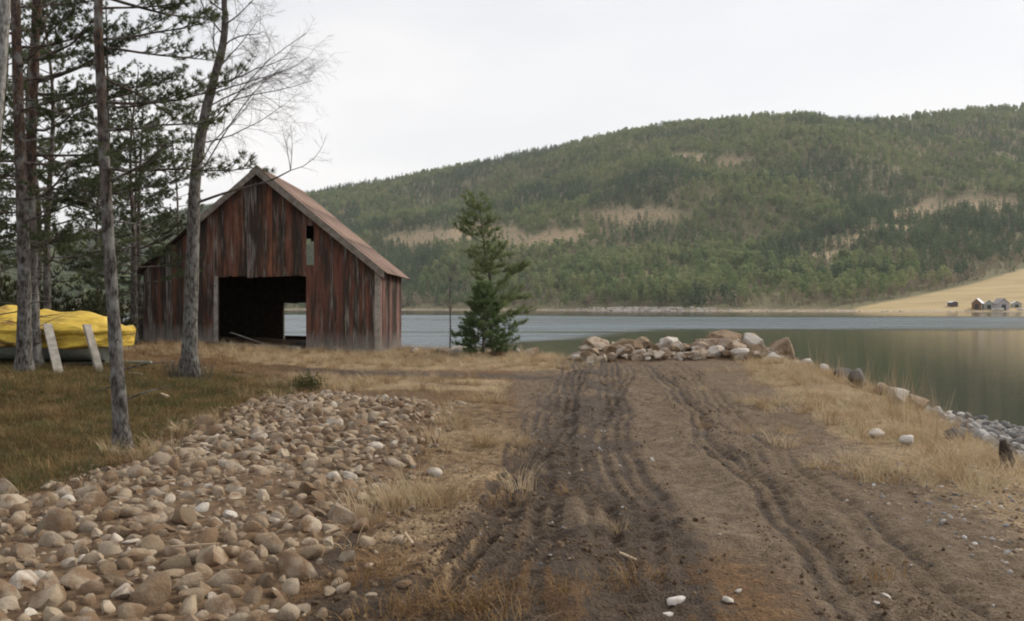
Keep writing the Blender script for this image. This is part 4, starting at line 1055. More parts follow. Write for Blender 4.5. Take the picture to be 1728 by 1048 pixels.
for k, (px_, py_, l, a, lb) in enumerate(((330, 975, 0.26, 0.1, 'thin orange-brown stick lying across the stone bed'), (1060, 945, 0.14, 2.3, 'thin broken twig lying on the dark soil of the track'), (690, 925, 0.22, 1.9, 'thin green stalk lying at the edge of the stone bed'), (560, 935, 0.10, 0.8, 'chip of yellow wood among the cobbles'))):
    xb, yb, zb_ = pix(px_, py_); c_, s_ = math.cos(a) * l / 2, math.sin(a) * l / 2
    lying('stick', lb, 'stick', (xb - c_, yb - s_, zb_ + (0.12 if px_ < 600 else 0.03)), (xb + c_, yb + s_, zb_ + (0.13 if px_ < 600 else 0.05)), 0.014, 0.010, M['raw_wood'])
xb, yb, zb_ = pix(527, 655)
st = MB().tube([(0, 0, -0.1), (0.01, 0, 0.2), (0.0, 0, 0.34)], [0.018, 0.016, 0.014], 6).build('marker_stake', M['grey_timber']); st.location = (xb, yb, zb_); tag(st, 'short grey stake standing in the low green bush', 'stake')

# ------------------------------------------------------------------ huts across the water
def hut(px_, w, d, hw, hr, tt, wall, front, roof, label, door=True, rz=0.0):
    X_, Y_, Z_ = [float(q) for q in hillz(np.array([px_ * 1.0]), np.array([tt * 1.0]))]
    Z_ = max(Z_, 0.1)
    o = empty('boat_hut', (X_, Y_, Z_), label, 'hut', None, rz)
    MB().prism_y([(-w / 2, -1.2), (w / 2, -1.2), (w / 2, hw), (0, hr), (-w / 2, hw)], 0.12, d).build('wall', M[wall], o)
    MB().prism_y([(-w / 2 - 0.02, -1.2), (w / 2 + 0.02, -1.2), (w / 2 + 0.02, hw), (0, hr - 0.02), (-w / 2 - 0.02, hw)], 0.0, 0.11).build('gable_front', M[front], o)
    e = 0.4; k = (hr - hw) / (w / 2)
    for s_ in (-1, 1):
        MB().prism_y([(0, hr + 0.03), (s_ * (w / 2 + e), hw - e * k + 0.03), (s_ * (w / 2 + e), hw - e * k + 0.22), (0, hr + 0.22)], -0.4, d + 0.4).build('roof', M[roof], o)
    if door: MB().box(-w * 0.2, w * 0.2, -0.06, -0.01, -0.9, hw * 0.8).build('door', M['hut_door'], o)
hut(1611, 4.2, 4.5, 2.6, 3.2, 24, 'hut_dark', 'hut_dark', 'hut_roof', 'tiny dark hut with a flat pale roof standing alone on the far shore', False, 0.1)
hut(1648, 5.2, 7.5, 3.4, 5.9, 12, 'hut_grey', 'hut_brown', 'hut_roof', 'far boat hut with brown gable front and pale sheet roof', True, -0.62)
hut(1669, 5.0, 6.5, 3.0, 5.2, 14, 'hut_grey', 'hut_grey', 'hut_roof', 'far greenish grey boat hut beside the brown-fronted one', True, -0.45)
hut(1694, 6.4, 7.0, 3.2, 6.0, 10, 'hut_lilac', 'hut_lilac', 'hut_roof2', 'far lilac grey boat hut with the widest gable', True, 0.05)
hut(1716, 5.0, 6.0, 2.2, 3.6, 22, 'hut_grey', 'hut_grey', 'hut_roof', 'low far hut with a white roof beyond the lilac grey one', True, -0.3)
for px_, tt, L, lb in ((1684, 5.5, 7.0, 'white rowing boat drawn up before the lilac grey hut'), (1722, 6.0, 4.5, 'small white boat drawn up by the low white-roofed hut')):
    X_, Y_, Z_ = [float(q) for q in hillz(np.array([px_ * 1.0]), np.array([tt]))]; Z_ = max(Z_, -0.9)
    vs, fs = [], []; us_ = np.linspace(-1, 1, 9)
    for u in us_:
        hb = 0.9 * (1 - abs(u) ** 2.5) + 0.03
        for a, b in ((-1, 1), (-0.7, 0.3), (0, 0), (0.7, 0.3), (1, 1)): vs.append((u * L / 2, hb * a, 0.15 + b * 1.1 + 0.25 * u * u))
    for i in range(8):
        for k in range(4): fs.append((i * 5 + k, i * 5 + k + 1, i * 5 + 6 + k, i * 5 + 5 + k))
        fs.append((i * 5, i * 5 + 5, i * 5 + 9, i * 5 + 4))
    o = MB().add(vs, fs).build('rowing_boat', M['white']); o.location = (X_, Y_, Z_); tag(o, lb, 'boat')
# pale rocks of the far shore
k = 900
fp_ = np.concatenate([rng.normal(1080, 55, 500), rng.uniform(700, 1740, k - 500)]); tt_ = np.concatenate([rng.uniform(1, 16, 500), rng.uniform(0, 7, k - 500)])
X, Y, Z = hillz(fp_, tt_); s_ = rng.uniform(0.8, 2.6, k) * np.where(np.arange(k) < 500, 1.3, 0.7)
scatter('shore_rocks', 'pale bare rocks strewn along the far shore', 'rocks', np.stack([X, Y, Z], -1), rng.uniform(-0.3, 0.3, (k, 3)) + np.array([0, 0, 1]) * rng.uniform(0, 6, (k, 1)), np.stack([s_ * 1.5, s_, s_ * 0.7], -1), rng.integers(0, 4, k), pale_cob)

# ------------------------------------------------------------------ trees
def smooth_path(pts, n):
    pts = np.array(pts, float); tt = np.linspace(0, 1, len(pts)); q = np.linspace(0, 1, n)
    out = []
    for k in range(3):
        # Catmull-Rom through the points
        y = pts[:, k]; m = np.gradient(y, tt); i = np.clip(np.searchsorted(tt, q, side='right') - 1, 0, len(pts) - 2)
        h = tt[i + 1] - tt[i]; s = (q - tt[i]) / h
        out.append((2 * s**3 - 3 * s**2 + 1) * y[i] + (s**3 - 2 * s**2 + s) * h * m[i] + (-2 * s**3 + 3 * s**2) * y[i + 1] + (s**3 - s**2) * h * m[i + 1])
    return np.stack(out, -1)
def at(path, h):
    z = path[:, 2]; return np.array([np.interp(h, z, path[:, k]) for k in range(3)])
def trunk_mb(path, r0, r1, sides=10, flare=1.35):
    n = len(path); rr_ = [(r0 + (r1 - r0) * (i / (n - 1)) ** 0.85) * (1 + (flare - 0.75) * math.exp(-max(0, path[i][2]) / 0.20)) * (1 + 0.05 * math.sin(i * 2.3)) for i in range(n)]
    return MB().tube(path, rr_, sides), rr_
def pine(name, label, base, path, r0, r1, hb, nb, L0, seed, mat='needle', barkm='bark_pine', K=10, NL=0.085, NW=0.008, dead=8, group=None, shape=None, droop=0.0, azim=None, dens=1.0, crown_name='crown', solo=False, lift=0.75):
    r = np.random.default_rng(seed); path = smooth_path(path, 34); H = path[-1][2]
    root = empty(name, base, label, 'tree', group)
    mb, rad_ = trunk_mb(path, r0, r1)
    mb.build('trunk', M[barkm], root, True)
    lb = MB(); CP, CD = [], []
    for i in range(nb):
        u = (i + r.random()) / nb; h = hb + (H - hb) * u ** 0.92
        az = i * 2.39996 + r.normal(0, 0.35)
        if azim is not None and r.random() < 0.6: az = azim + r.normal(0, 0.8)
        L = L0 * ((1 - u) ** 0.65 * r.uniform(0.55, 1.15) + 0.10) if shape is None else L0 * shape(u, az) * r.uniform(0.75, 1.15)
        el = -0.10 - droop + lift * u + r.normal(0, 0.12)
        p0 = at(path, h); d = np.array([math.cos(az) * math.cos(el), math.sin(az) * math.cos(el), math.sin(el)])
        m = 7; bp = [p0]; dd = d.copy()
        for k in range(m - 1):
            dd = dd + np.array([r.normal(0, 0.10), r.normal(0, 0.10), r.normal(0.05, 0.08)]); dd /= np.linalg.norm(dd)
            bp.append(bp[-1] + dd * L / (m - 1))
        bp = np.array(bp); br_ = 0.007 + 0.009 * L
        if solo: lb = MB()
        lb.tube(bp, [br_ * (1 - 0.8 * k / (m - 1)) for k in range(m)], 5, False)
        nt = max(3, int(L * 8 * dens))
        for j in range(nt):
            tq = 0.28 + 0.72 * (j + r.random()) / nt; fi = tq * (m - 1); k = min(int(fi), m - 2); p = bp[k] + (bp[k + 1] - bp[k]) * (fi - k)
            bd_ = bp[k + 1] - bp[k]; bd_ /= np.linalg.norm(bd_)
            sd = np.cross(bd_, [0, 0, 1]); sd /= np.linalg.norm(sd) + 1e-6
            td = bd_ * r.uniform(0.5, 1.0) + sd * r.choice([-1, 1]) * r.uniform(0.3, 1.0) + np.array([0, 0, r.normal(0.22, 0.25)]); td /= np.linalg.norm(td)
            tl = (0.16 + 0.22 * L * (1.15 - tq)) * r.uniform(0.7, 1.2)
            e = p + td * tl + np.array([0, 0, 0.03]); lb.tube([p, (p + e) / 2, e], [0.007, 0.005, 0.003], 3, False)
            nc = max(2, int(tl / 0.075))
            for c in range(nc):
                f_ = 0.25 + 0.75 * (c + r.random()) / nc; CP.append(p + (e - p) * f_ + r.normal(0, 0.015, 3)); CD.append(td)
        if solo: lb.build('branch', M['bark_dark'], root)
    for i in range(dead):
        h = r.uniform(0.15, 1.0) * hb; az = r.uniform(0, 6.28); p0 = at(path, h); L = r.uniform(0.15, 0.9) * min(1, L0)
        if solo: lb = MB()
        e = p0 + L * np.array([math.cos(az), math.sin(az), r.normal(0.05, 0.25)]); lb.tube([p0, (p0 + e) / 2 + [0, 0, 0.02], e], [0.012, 0.008, 0.003], 4, False)
        if solo: lb.build('dead_branch', M['bark_dark'], root)
    if not solo: tag(lb.build('branches', M['bark_dark'], root), kind='stuff')
    V, T = needles(np.array(CP), np.array(CD), K, NL, NW, 0.95, seed)
    link(crown_name, tri_mesh(crown_name, V, T, M[mat]), root)
    return root
def copy_tree(o, loc, rz, sc, label):
    c = o.copy(); COL.objects.link(c); c.location = loc; c.rotation_euler = (0, 0, rz); c.scale = sc; c['label'] = label
    for ch in [q for q in o.children]:
        d = ch.copy(); COL.objects.link(d); d.parent = c
    return c

def colpath(px_pts, Y_, base, extra):
    """trunk line from photograph columns at one distance, continued above the frame"""
    out = []
    for px_, py_ in px_pts: out.append(((px_ - 864) / F * Y_ - base[0], 0.0, CAMZ - (py_ - HOR) / F * Y_ - base[2]))
    out[0] = (out[0][0], 0, -0.15)
    for dx, dz in extra: out.append((out[-1][0] + dx, 0.1, out[-1][2] + dz))
    return out
# the pine standing by the stone bed
b = pix(208, 760); p = colpath([(208, 760), (196, 600), (182, 380), (172, 160), (167, 0)], b[1], b, [(0.05, 2.0), (0.1, 2.2)])
pine('pine_tree', 'slender grey-barked pine growing at the edge of the stone bed', b, p, 0.086, 0.03, 2.9, 30, 1.75, 1, K=22, NL=0.07, NW=0.0045, dead=16, dens=1.3, azim=0.3, solo=True)
# the pair beside the boat
b = pix(40, 632); p = colpath([(40, 632), (41, 480), (36, 300), (27, 0)], b[1], b, [(-0.1, 3.0), (0.0, 2.6)])
pine('pine_tree', 'thick grey pine trunk in front of the yellow boat cover', b, p, 0.135, 0.05, 2.6, 40, 2.6, 2, K=18, dead=14, NL=0.08, NW=0.006, dens=1.2, azim=0.4, solo=True)
b = pix(59, 622); p = colpath([(59, 622), (55, 500), (52, 300), (64, 0)], b[1], b, [(0.2, 3.0), (0.0, 2.6)])
pine('pine_tree', 'darker pine close behind the thick trunk by the boat', b, p, 0.135, 0.06, 2.4, 42, 3.2, 3, K=18, dead=14, NL=0.08, NW=0.006, azim=0.1, dens=1.2, solo=True)
# the pale trunk leaving the frame top left
b = pix(-60, 640)
root = empty('birch_tree', b, 'pale birch trunk beyond the pines by the boat', 'tree')
mb, _r = trunk_mb(smooth_path([(0, 0, -0.15), (0.25, 0, 2), (0.55, 0, 4.5), (0.75, 0, 7.5), (0.9, 0.1, 10)], 16), 0.14, 0.05); mb.build('trunk', M['bark_pale'], root, True)

# the bare birch before the boathouse
def birch(base, path, r0, r1, limbs, seed, label):
    r = np.random.default_rng(seed); root = empty('birch_tree', base, label, 'tree')
    path = smooth_path(path, 26); mb, _ = trunk_mb(path, r0, r1, 10, 1.5); mb.build('trunk', M['bark_birch'], root, True)
    lb = MB(); tw = MB()
    def grow(p, d, L, rad_, lev, out):
        n = 6 if lev < 2 else 4; pts_ = [p]; dd = d / np.linalg.norm(d)
        for k in range(n):
            dd = dd + r.normal(0, 0.13 if lev < 2 else 0.16, 3) + np.array([0, 0, 0.03 if lev < 2 else -0.02]); dd /= np.linalg.norm(dd); pts_.append(pts_[-1] + dd * L / n)
        out.tube(pts_, [rad_ * (1 - 0.72 * k / n) for k in range(n + 1)], 5 if lev < 2 else 3, False)
        if lev >= 4: return
        nc = [0, 10, 8, 6][lev] if lev else 10
        for j in range(nc):
            tq = 0.18 + 0.82 * (j + r.random()) / nc; k = min(int(tq * n), n - 1); q = pts_[k] + (pts_[k + 1] - pts_[k]) * (tq * n - k)
            ax = pts_[k + 1] - pts_[k]; ax /= np.linalg.norm(ax); sd = r.normal(size=3); sd -= ax * (sd @ ax); sd /= np.linalg.norm(sd)
            grow(q, ax * r.uniform(0.7, 1.1) + sd * r.uniform(0.45, 0.95), L * r.uniform(0.30, 0.52) * (1.15 - 0.45 * tq), rad_ * 0.42 * (1 - 0.5 * tq) + 0.0004, lev + 1, tw if lev >= 1 else lb)
    for h, az, el, L, rad_ in limbs:
        d = np.array([math.cos(az) * math.cos(el), math.sin(az) * math.cos(el), math.sin(el)]); grow(at(path, h), d, L, rad_, 1, lb)
    # the long low limb that crosses the gable
    p0 = at(path, 3.45); low = smooth_path([p0, p0 + [0.7, -0.1, 0.22], p0 + [1.5, -0.2, 0.42], p0 + [1.95, -0.25, 0.62]], 12)
    lb.tube(low, np.linspace(0.03, 0.012, 12), 5, False)
    for dv, L in (((0.25, 0.0, 0.9), 0.9), ((0.9, -0.1, 0.35), 1.1), ((0.6, 0.2, 0.7), 0.9)): grow(low[-1], np.array(dv), L, 0.010, 2, tw)
    tag(lb.build('branches', M['bark_dark'], root), kind='stuff'); tag(tw.build('twigs', M['twig'], root), kind='stuff')
    return root
b = pix(318, 640)
p = colpath([(318, 640), (322, 520), (326, 400), (330, 300), (343, 210), (360, 140), (376, 80), (381, 30), (379, 0)], b[1], b, [(0.1, 1.2), (0.15, 1.2)])
lim = []
rb = np.random.default_rng(9)
for h in np.linspace(3.7, 8.6, 22):
    lim.append((h, rb.normal(0.0, 0.7) if rb.random() < 0.75 else rb.uniform(0, 6.28), rb.uniform(0.10, 0.75), rb.uniform(1.7, 2.9) * (1.12 - (h - 3.7) / 10), 0.017))
birch(b, p, 0.155, 0.03, lim, 4, 'bare lichen-grey birch standing before the boathouse corner')
# suckers round its foot
mb = MB(); rb = np.random.default_rng(14)
for k in range(120):
    a = rb.uniform(0, 6.28); r_ = rb.uniform(0.1, 0.42); x_, y_ = r_ * math.cos(a), r_ * math.sin(a) ; hh = rb.uniform(0.15, 0.5)
    mb.tube([(x_, y_, -0.05), (x_ * 1.2 + rb.normal(0, 0.04), y_ * 1.2, hh * 0.6), (x_ * 1.4 + rb.normal(0, 0.08), y_ * 1.4, hh)], [0.006, 0.004, 0.002], 3, False)
o = mb.build('heather_clump', M['bark_dark']); o.location = b; tag(o, 'dark heather and shoots round the foot of the bare birch', 'shrub')

# the two young pines on the shore
def shp(u, az):
    c_ = math.cos(az)
    s_ = np.interp(u, [0, 0.1, 0.2, 0.28, 0.38, 0.48, 0.56, 0.66, 0.76, 0.88, 1.0], [0.7, 1.0, 0.9, 0.7, 1.05, 0.9, 0.6, 0.72, 0.70, 0.55, 0.36])
    lop = 1.0 + (0.42 if u < 0.5 else 0.0) * c_ - (0.22 * c_ if u > 0.6 else 0)
    gap = 0.5 if math.sin(az * 2.0 + u * 17) > 0.72 else 1.0
    return s_ * lop * gap
yb_ = 37.0; X_ = (836 - 864) / F * yb_; z_ = gz1(X_, yb_)
Hh = CAMZ + (HOR - 340) / F * yb_ - z_
pine('pine_tree', 'taller loose-crowned pine on the shore behind the bushy young one', (X_, yb_, z_), [(0, 0, -0.1), (0.05, 0, Hh * 0.3), (-0.34, 0, Hh * 0.65), (-0.62, 0, Hh)], 0.09, 0.012, 1.5, 66, 1.32, 25, 'needle_light', 'bark_dark', K=15, NL=0.12, NW=0.008, dead=6, shape=shp, dens=1.5, droop=-0.10, lift=0.30)
X_, Y_, z_ = pix(816, 603)
Hh = (603 - 486) / F * Y_
def shp2(u, az): return np.interp(u, [0, 0.1, 0.3, 0.6, 0.85, 1.0], [1.0, 1.0, 0.85, 0.60, 0.38, 0.12])
pine('young_pine_tree', 'small bushy dark green pine on the shore with branches to the ground', (X_, Y_, z_), [(0, 0, -0.05), (0.0, 0, Hh * 0.5), (0.03, 0, Hh)], 0.05, 0.01, 0.12, 66, 0.92, 22, 'needle_bright', 'bark_dark', K=16, NL=0.09, NW=0.010, dead=0, shape=shp2, dens=2.3)
X_, Y_, z_ = pix(853, 602)
pine('young_pine_tree', 'seedling pine beside the small bushy pine on the shore', (X_, Y_, z_), [(0, 0, -0.05), (0.05, 0, 0.5), (0.14, 0, 1.05)], 0.03, 0.008, 0.15, 16, 0.42, 23, 'needle_bright', 'bark_dark', K=12, NL=0.085, NW=0.010, dead=0, shape=shp2, dens=1.6)
# thin leafless sapling
X_, Y_, z_ = pix(759, 598)
root = empty('sapling', (X_, Y_, z_), 'thin leafless sapling between the boathouse and the shore pines', 'tree')
pth = smooth_path([(0, 0, -0.1), (0.02, 0, 1.0), (0.0, 0, 2.0), (0.10, 0, 2.9)], 10)
MB().tube(pth, np.linspace(0.035, 0.006, 10), 6).build('trunk', M['bark_birch'], root, True)
mb = MB(); rb = np.random.default_rng(31)
for k in range(26):
    h = rb.uniform(1.3, 2.8); p0 = at(pth, h); a = rb.uniform(0, 6.28); L = rb.uniform(0.25, 0.7); e = p0 + L * np.array([math.cos(a) * 0.45, math.sin(a) * 0.45, 0.9])
    mb.tube([p0, (p0 + e) / 2 + rb.normal(0, 0.03, 3), e], [0.006, 0.004, 0.0015], 3, False)
mb.build('twigs', M['twig'], root)

# the wood behind: pines of a few builds, copied with their parts
spots = [(-12.6, 27.0), (-14.6, 30.5), (-13.6, 36.5), (-16.0, 26.0), (-15.6, 41.0), (-18.0, 35.0), (-19.2, 29.0), (-18.2, 45.0), (-21.5, 39.0), (-22.5, 33.0), (-24.5, 46.0), (-25.5, 27.5), (-13.2, 23.2), (-16.5, 21.5), (-20.5, 49.5), (-27.5, 38.0), (-11.6, 30.6), (-29, 52), (-33, 44), (-17.2, 51)]
texts = ['thin dark pine behind the rounded end of the boat cover', 'pine with low green boughs behind the boat']
protos = []
for k in range(4):
    H = (9.5, 11.0, 8.5, 12.0)[k]; x_, y_ = spots[k]
    lb = ['dark pine in the wood between the boat and the boathouse', 'tall pine in the wood behind the boathouse corner tree', 'pine growing past the landward wall of the boathouse', 'pine rising behind the boat cover'][k]
    protos.append(pine('pine_tree', lb, (x_, y_, gz1(x_, y_)), [(0, 0, -0.2), (rng.normal(0, 0.1), 0, H * 0.35), (rng.normal(0, 0.15), 0.1, H * 0.7), (rng.normal(0, 0.2), 0, H)], 0.12, 0.02, (1.8, 2.6, 1.0, 2.8)[k], (46, 44, 50, 46)[k], 2.3, 60 + k, 'needle', 'bark_pine' if k % 2 else 'bark_dark', K=14, NL=0.10, NW=0.011, dead=14, group='pines of the wood behind the boat', dens=0.72))
for k in range(4, len(spots)):
    x_, y_ = spots[k]; s_ = rng.uniform(0.85, 1.2)
    copy_tree(protos[k % 4], (x_, y_, gz1(x_, y_)), rng.uniform(0, 6.28), (s_, s_, s_ * rng.uniform(0.95, 1.15)), ['dark-trunked pine standing in the wood beyond the covered boat', 'grey-trunked pine standing in the wood beyond the covered boat', 'dark-trunked pine with boughs almost to the ground beyond the covered boat', 'tall grey-trunked pine with a high crown beyond the covered boat'][k % 4])
# juniper and undergrowth in the wood
def shrub(k, base, w, h, label):
    r = np.random.default_rng(200 + k); n = 420
    d = r.normal(size=(n, 3)); d[:, 2] = np.abs(d[:, 2]); d /= np.linalg.norm(d, axis=1, keepdims=True)
    rr_ = r.uniform(0.25, 1.0, (n, 1)) ** 0.6 * (0.7 + 0.5 * r.random((n, 1))); P_ = d * rr_ * np.array([w, w, h])
    V, T = needles(P_, d * 0.5 + [0, 0, 0.5], 7, 0.16, 0.022, 0.7, k)
    root = empty('juniper_bush', base, label, 'shrub', 'juniper bushes under the pines')
    mb = MB()
    for j in range(7):
        q = d[j] * np.array([w, w, h]) * 0.8; mb.tube([(0, 0, -0.1), q * 0.5, q], [0.03, 0.02, 0.006], 4, False)
    mb.build('stems', M['bark_dark'], root); link('foliage', tri_mesh('foliage', V, T, M['needle_dark']), root); return root
sh = [shrub(k, (0, 0, 0), 1.1, 1.5, 'dark juniper bush under the pines behind the boat') for k in range(3)]
ss_ = [(-13.2, 28.5), (-14.8, 25.2), (-13.8, 33.0), (-16.6, 30.0), (-12.9, 25.0), (-18.4, 27.0), (-15.5, 37.0), (-17.4, 33.0), (-20.5, 31.0), (-11.9, 28.9), (-19.8, 36.8), (-16.9, 23.5), (-22.8, 29.5), (-17.0, 41.5), (-20.3, 42.0), (-24.0, 36.0), (-14.6, 40.0), (-13.0, 31.5), (-14.3, 22.6)]
for k, (x_, y_) in enumerate(ss_):
    rz = rng.uniform(0, 6.28); s_ = rng.uniform(0.7, 1.35)
    if k < 3: o = sh[k]; o.location = (x_, y_, gz1(x_, y_)); o.rotation_euler = (0, 0, rz); o.scale = (s_, s_, s_)
    else: copy_tree(sh[k % 3], (x_, y_, gz1(x_, y_)), rz, (s_, s_, s_ * rng.uniform(0.9, 1.5)), 'dark juniper bush under the pines behind the boat')
for px_, py_, s_, lb in ((520, 660, 0.30, 'low green bush with a stake at the head of the stone bed'), (232, 560, 0.75, 'dark bush against the landward corner of the boathouse')):
    x_, y_, z_ = pix(px_, py_); o = copy_tree(sh[0], (x_, y_, z_), 1.0, (s_ * 1.2, s_, s_ * 0.75), lb); o['group'] = 'low bushes'
    if s_ < 0.5:
        for ch in o.children:
            if ch.name.startswith('foliage'):
                m = ch.data.copy(); m.materials.clear(); m.materials.append(M['green']); ch.data = m

# ------------------------------------------------------------------ grasses
def tuft(seed, nb, h, spread, w, bend, mat):
    r = np.random.default_rng(seed); V = []; T = []
    for k in range(nb):
        a = r.uniform(0, 6.28); q = spread * math.sqrt(r.random()); x0, y0 = q * math.cos(a), q * math.sin(a)
        a2 = a + r.normal(0, 0.7); hh = h * r.uniform(0.45, 1.1); bd_ = bend * r.uniform(0.3, 1.3) * hh; d = np.array([math.cos(a2), math.sin(a2)]); sd = np.array([-d[1], d[0]]) * w
        o = len(V)
        for j in range(4):
            f_ = j / 3; c = np.array([x0, y0]) + d * bd_ * f_ ** 1.8; z = hh * (f_ - 0.28 * bend * f_ ** 2.5) - 0.01; ww = 1 - 0.85 * f_
            V.append((*(c - sd * ww), z)); V.append((*(c + sd * ww), z))
        for j in range(3): T.append((o + 2 * j, o + 2 * j + 1, o + 2 * j + 3, o + 2 * j + 2))
    return tri_mesh('grass_tuft', np.array(V), np.array(T), mat)
dry_k = [tuft(i, 46, 0.30, 0.13, 0.0035, 0.9, M['dry']) for i in range(4)] + [tuft(10 + i, 30, 0.17, 0.16, 0.003, 1.5, M['dry']) for i in range(4)]
reed_k = [tuft(30 + i, 9, 0.85, 0.10, 0.004, 0.12, M['dry']) for i in range(3)]
grn_k = [tuft(50 + i, 34, 0.14, 0.15, 0.0032, 0.9, M['green']) for i in range(5)]
brn_k = [tuft(70 + i, 30, 0.15, 0.17, 0.003, 1.3, M['litter_grass']) for i in range(4)]
def sow(n, x0, x1, y0, y1, f, power=1.0):
    X = rng.uniform(x0, x1, n); Y = y0 + (y1 - y0) * rng.random(n) ** power; k = rng.random(n) < f(X, Y); return X[k], Y[k]
def grass(name, label, sets, kinds, s0, s1, kinds_range=None):
    X = np.concatenate([a for a, b in sets]); Y = np.concatenate([b for a, b in sets]); n = len(X)
    sc_ = rng.uniform(s0, s1, n)
    scatter(name, label, 'grass', np.stack([X, Y, gz(X, Y) - 0.005], -1), np.stack([rng.normal(0, 0.12, n), rng.normal(0, 0.12, n), rng.uniform(0, 6.28, n)], -1), np.stack([sc_, sc_, sc_ * rng.uniform(0.7, 1.3, n)], -1), rng.integers(0, len(kinds), n), kinds)
def f_bank(X, Y):
    s_ = shore_dist(X, Y); e = X - np.interp(Y, [4, 8.6, 12, 22, 30], [3.6, 3.5, 3.8, 5.2, 6.5])
    return sst(-0.2, 0.9, e) * sst(3.0, 4.4, s_) * sst(0.30, 0.56, fbm(X * 0.7, Y * 0.7, 3, 20)) * sst(7.5, 9.5, Y)
def f_road(X, Y):    # straggling patches on the shoulder
    e = X - np.interp(Y, [4, 8.6, 12, 22, 30], [3.6, 3.5, 3.8, 5.2, 6.5]); return sst(-2.0, -0.2, e) * sst(0.3, -0.2, e) * sst(0.54, 0.66, fbm(X * 0.45, Y * 1.1, 3, 28))
def f_barn(X, Y): return sst(24.6, 26.0, Y) * sst(3.6, 1.5, X) * sst(1.0, 4, shore_dist(X, Y)) * sst(-11, -7, X) * np.where((X < -4.2) & (X > -12.3) & (Y > 32.85), 0, 1) * (0.35 + fbm(X * 0.6, Y * 0.6, 2, 5)) * sst(27.5, 26.5, Y + 0.0 * X + (X > 1.9) * 3)
def f_barn2(X, Y): return sst(25, 26.3, Y) * sst(2.6, 1.2, X) * sst(0.5, 3.5, shore_dist(X, Y)) * sst(-12, -7.5, X) * np.where((X < -4.2) & (X > -12.3) & (Y > 32.85), 0, 1) * (0.3 + fbm(X * 0.6, Y * 0.6, 2, 5))
def f_mid(X, Y): return sst(18.0, 19, Y) * sst(23, 21.5, Y) * sst(0.2, -1, X) * sst(-5.6, -4, X) * sst(0.40, 0.62, fbm(X * 0.8, Y * 0.8, 3, 15))
def f_bededge(X, Y): return sst(-0.7, -0.1, poly_dist(BED, X, Y)) * sst(0.25, -0.05, poly_dist(BED, X, Y)) * sst(0.52, 0.66, fbm(X * 0.9, Y * 0.9, 2, 35)) * np.where(X > -2.3, 0.22, 0.8)
def f_verge(X, Y): return sst(-1.2, -0.8, X) * sst(0.3, -0.2, X) * sst(0.50, 0.66, fbm(X * 1.2, Y * 0.8, 3, 26))
def spot(px_, py_, n, r):
    x_, y_, _ = pix(px_, py_); a = rng.uniform(0, 6.28, n); q = r * np.sqrt(rng.random(n)); return x_ + q * np.cos(a), y_ + q * np.sin(a)
grass('dry_grass', 'dry straw-coloured grass tufts on the bank and shore',
      [sow(7500, 3, 12, 7.5, 32, f_bank), sow(600, 1.5, 6, 9, 26, f_road), sow(6500, -11.5, 3.5, 24.5, 44, f_barn2), sow(1800, -6, 1, 17.5, 23.5, f_mid),
       sow(2200, -5, -0.6, 4.5, 18, f_bededge), sow(420, -1.5, 0.4, 4.5, 17, f_verge), spot(695, 848, 26, 0.28), spot(1045, 885, 2, 0.1), spot(215, 775, 40, 0.4), spot(1500, 800, 60, 0.8), spot(1390, 690, 60, 1.0)], dry_k + brn_k[:2], 0.45, 1.15)
xs_, ys_ = [], []
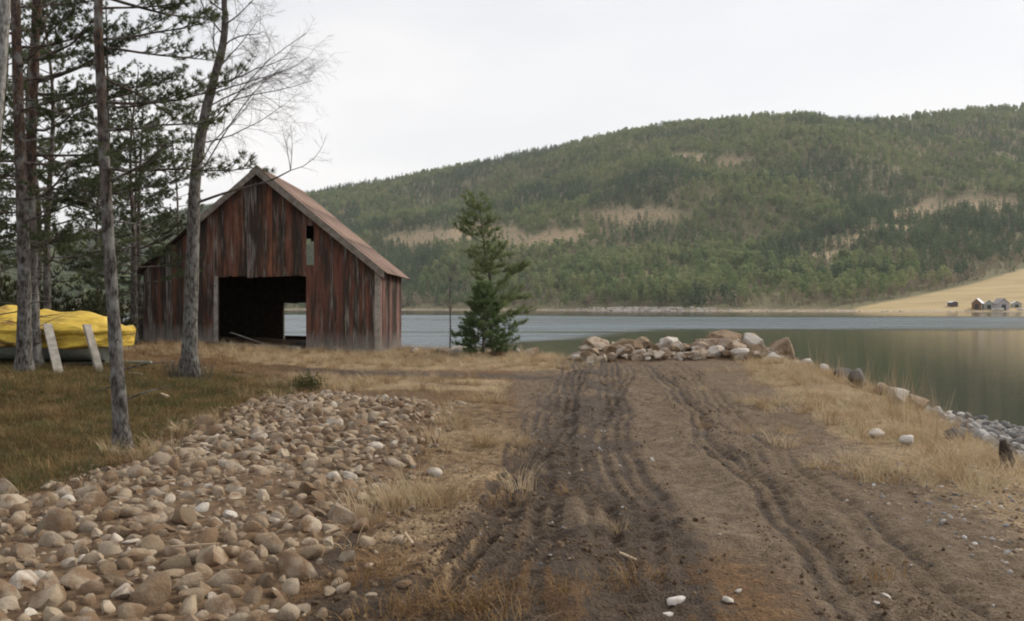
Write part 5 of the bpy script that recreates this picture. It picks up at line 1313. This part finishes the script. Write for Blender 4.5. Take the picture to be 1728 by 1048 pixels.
for px_, py_, n, r in ((1466, 655, 9, 0.25), (1480, 655, 4, 0.12), (1570, 705, 4, 0.15), (1610, 722, 4, 0.2), (1400, 628, 3, 0.2), (1350, 612, 4, 0.4), (1500, 690, 5, 0.5), (1545, 715, 6, 0.5), (1430, 660, 6, 0.6), (1590, 735, 5, 0.5), (1420, 648, 10, 0.7), (1470, 672, 12, 0.7), (1530, 705, 12, 0.7), (1570, 735, 10, 0.6), (1500, 700, 10, 0.6)):
    a, b_ = spot(px_, py_, n, r); xs_.append(a); ys_.append(b_)
grass('reed_stalks', 'tall pale reed stalks standing on the bank', [(np.concatenate(xs_), np.concatenate(ys_))], reed_k, 0.45, 1.1)
def f_grn(X, Y): return np.maximum(sst(-3.7, -4.5, X) * sst(6.0, 7.2, Y) * sst(23, 19, Y), sst(-4.0, -4.8, X) * sst(7, 5, Y)) * sst(0.0, -0.25, poly_dist(BED, X, Y)) * (0.35 + fbm(X * 0.9, Y * 0.9, 3, 39))
grass('green_grass', 'short green and yellowed grass under the near trees', [sow(15000, -13, -3.4, 4, 23, f_grn)], grn_k, 0.55, 1.25)
def f_brn(X, Y): return (sst(-3.8, -5.5, X) * sst(17, 21, Y) + sst(-8, -10, X) * sst(9, 14, Y)) * np.where((X > -12.4) & (Y > 32.85), 0, 1) * sst(0.35, 0.6, fbm(X * 0.5, Y * 0.5, 3, 49))
def f_fore(X, Y): return sst(-1.3, -0.8, X) * sst(2.3, 1.2, X) * sst(9.0, 6.5, Y) * sst(0.52, 0.68, fbm(X * 1.1, Y * 1.3, 3, 59)) * 0.8
grass('brown_grass', 'withered brown grass and heather litter near the wood', [sow(9000, -26, -3.5, 9, 44, f_brn), sow(1000, -1.4, 2.4, 4.4, 9, f_fore), sow(3000, -9, -3.5, 6, 22, lambda X, Y: 0.6 * f_grn(X, Y))], brn_k, 0.6, 1.3)

# ------------------------------------------------------------------ the air
hz = MB().box(-4200, 4200, -260, 3300, -40, 760).build('haze', bpy.data.materials.new('haze_air'))
m = hz.data.materials[0]; m.use_nodes = True; m.node_tree.nodes.clear()
vo = m.node_tree.nodes.new('ShaderNodeOutputMaterial'); pv = m.node_tree.nodes.new('ShaderNodeVolumePrincipled')
pv.inputs['Color'].default_value = (0.86, 0.9, 0.95, 1); pv.inputs['Density'].default_value = 0.00008; pv.inputs['Anisotropy'].default_value = 0.2
m.node_tree.links.new(pv.outputs[0], vo.inputs['Volume'])
tag(hz, 'thin pale haze lying over the whole fjord', 'haze', None, 'stuff')
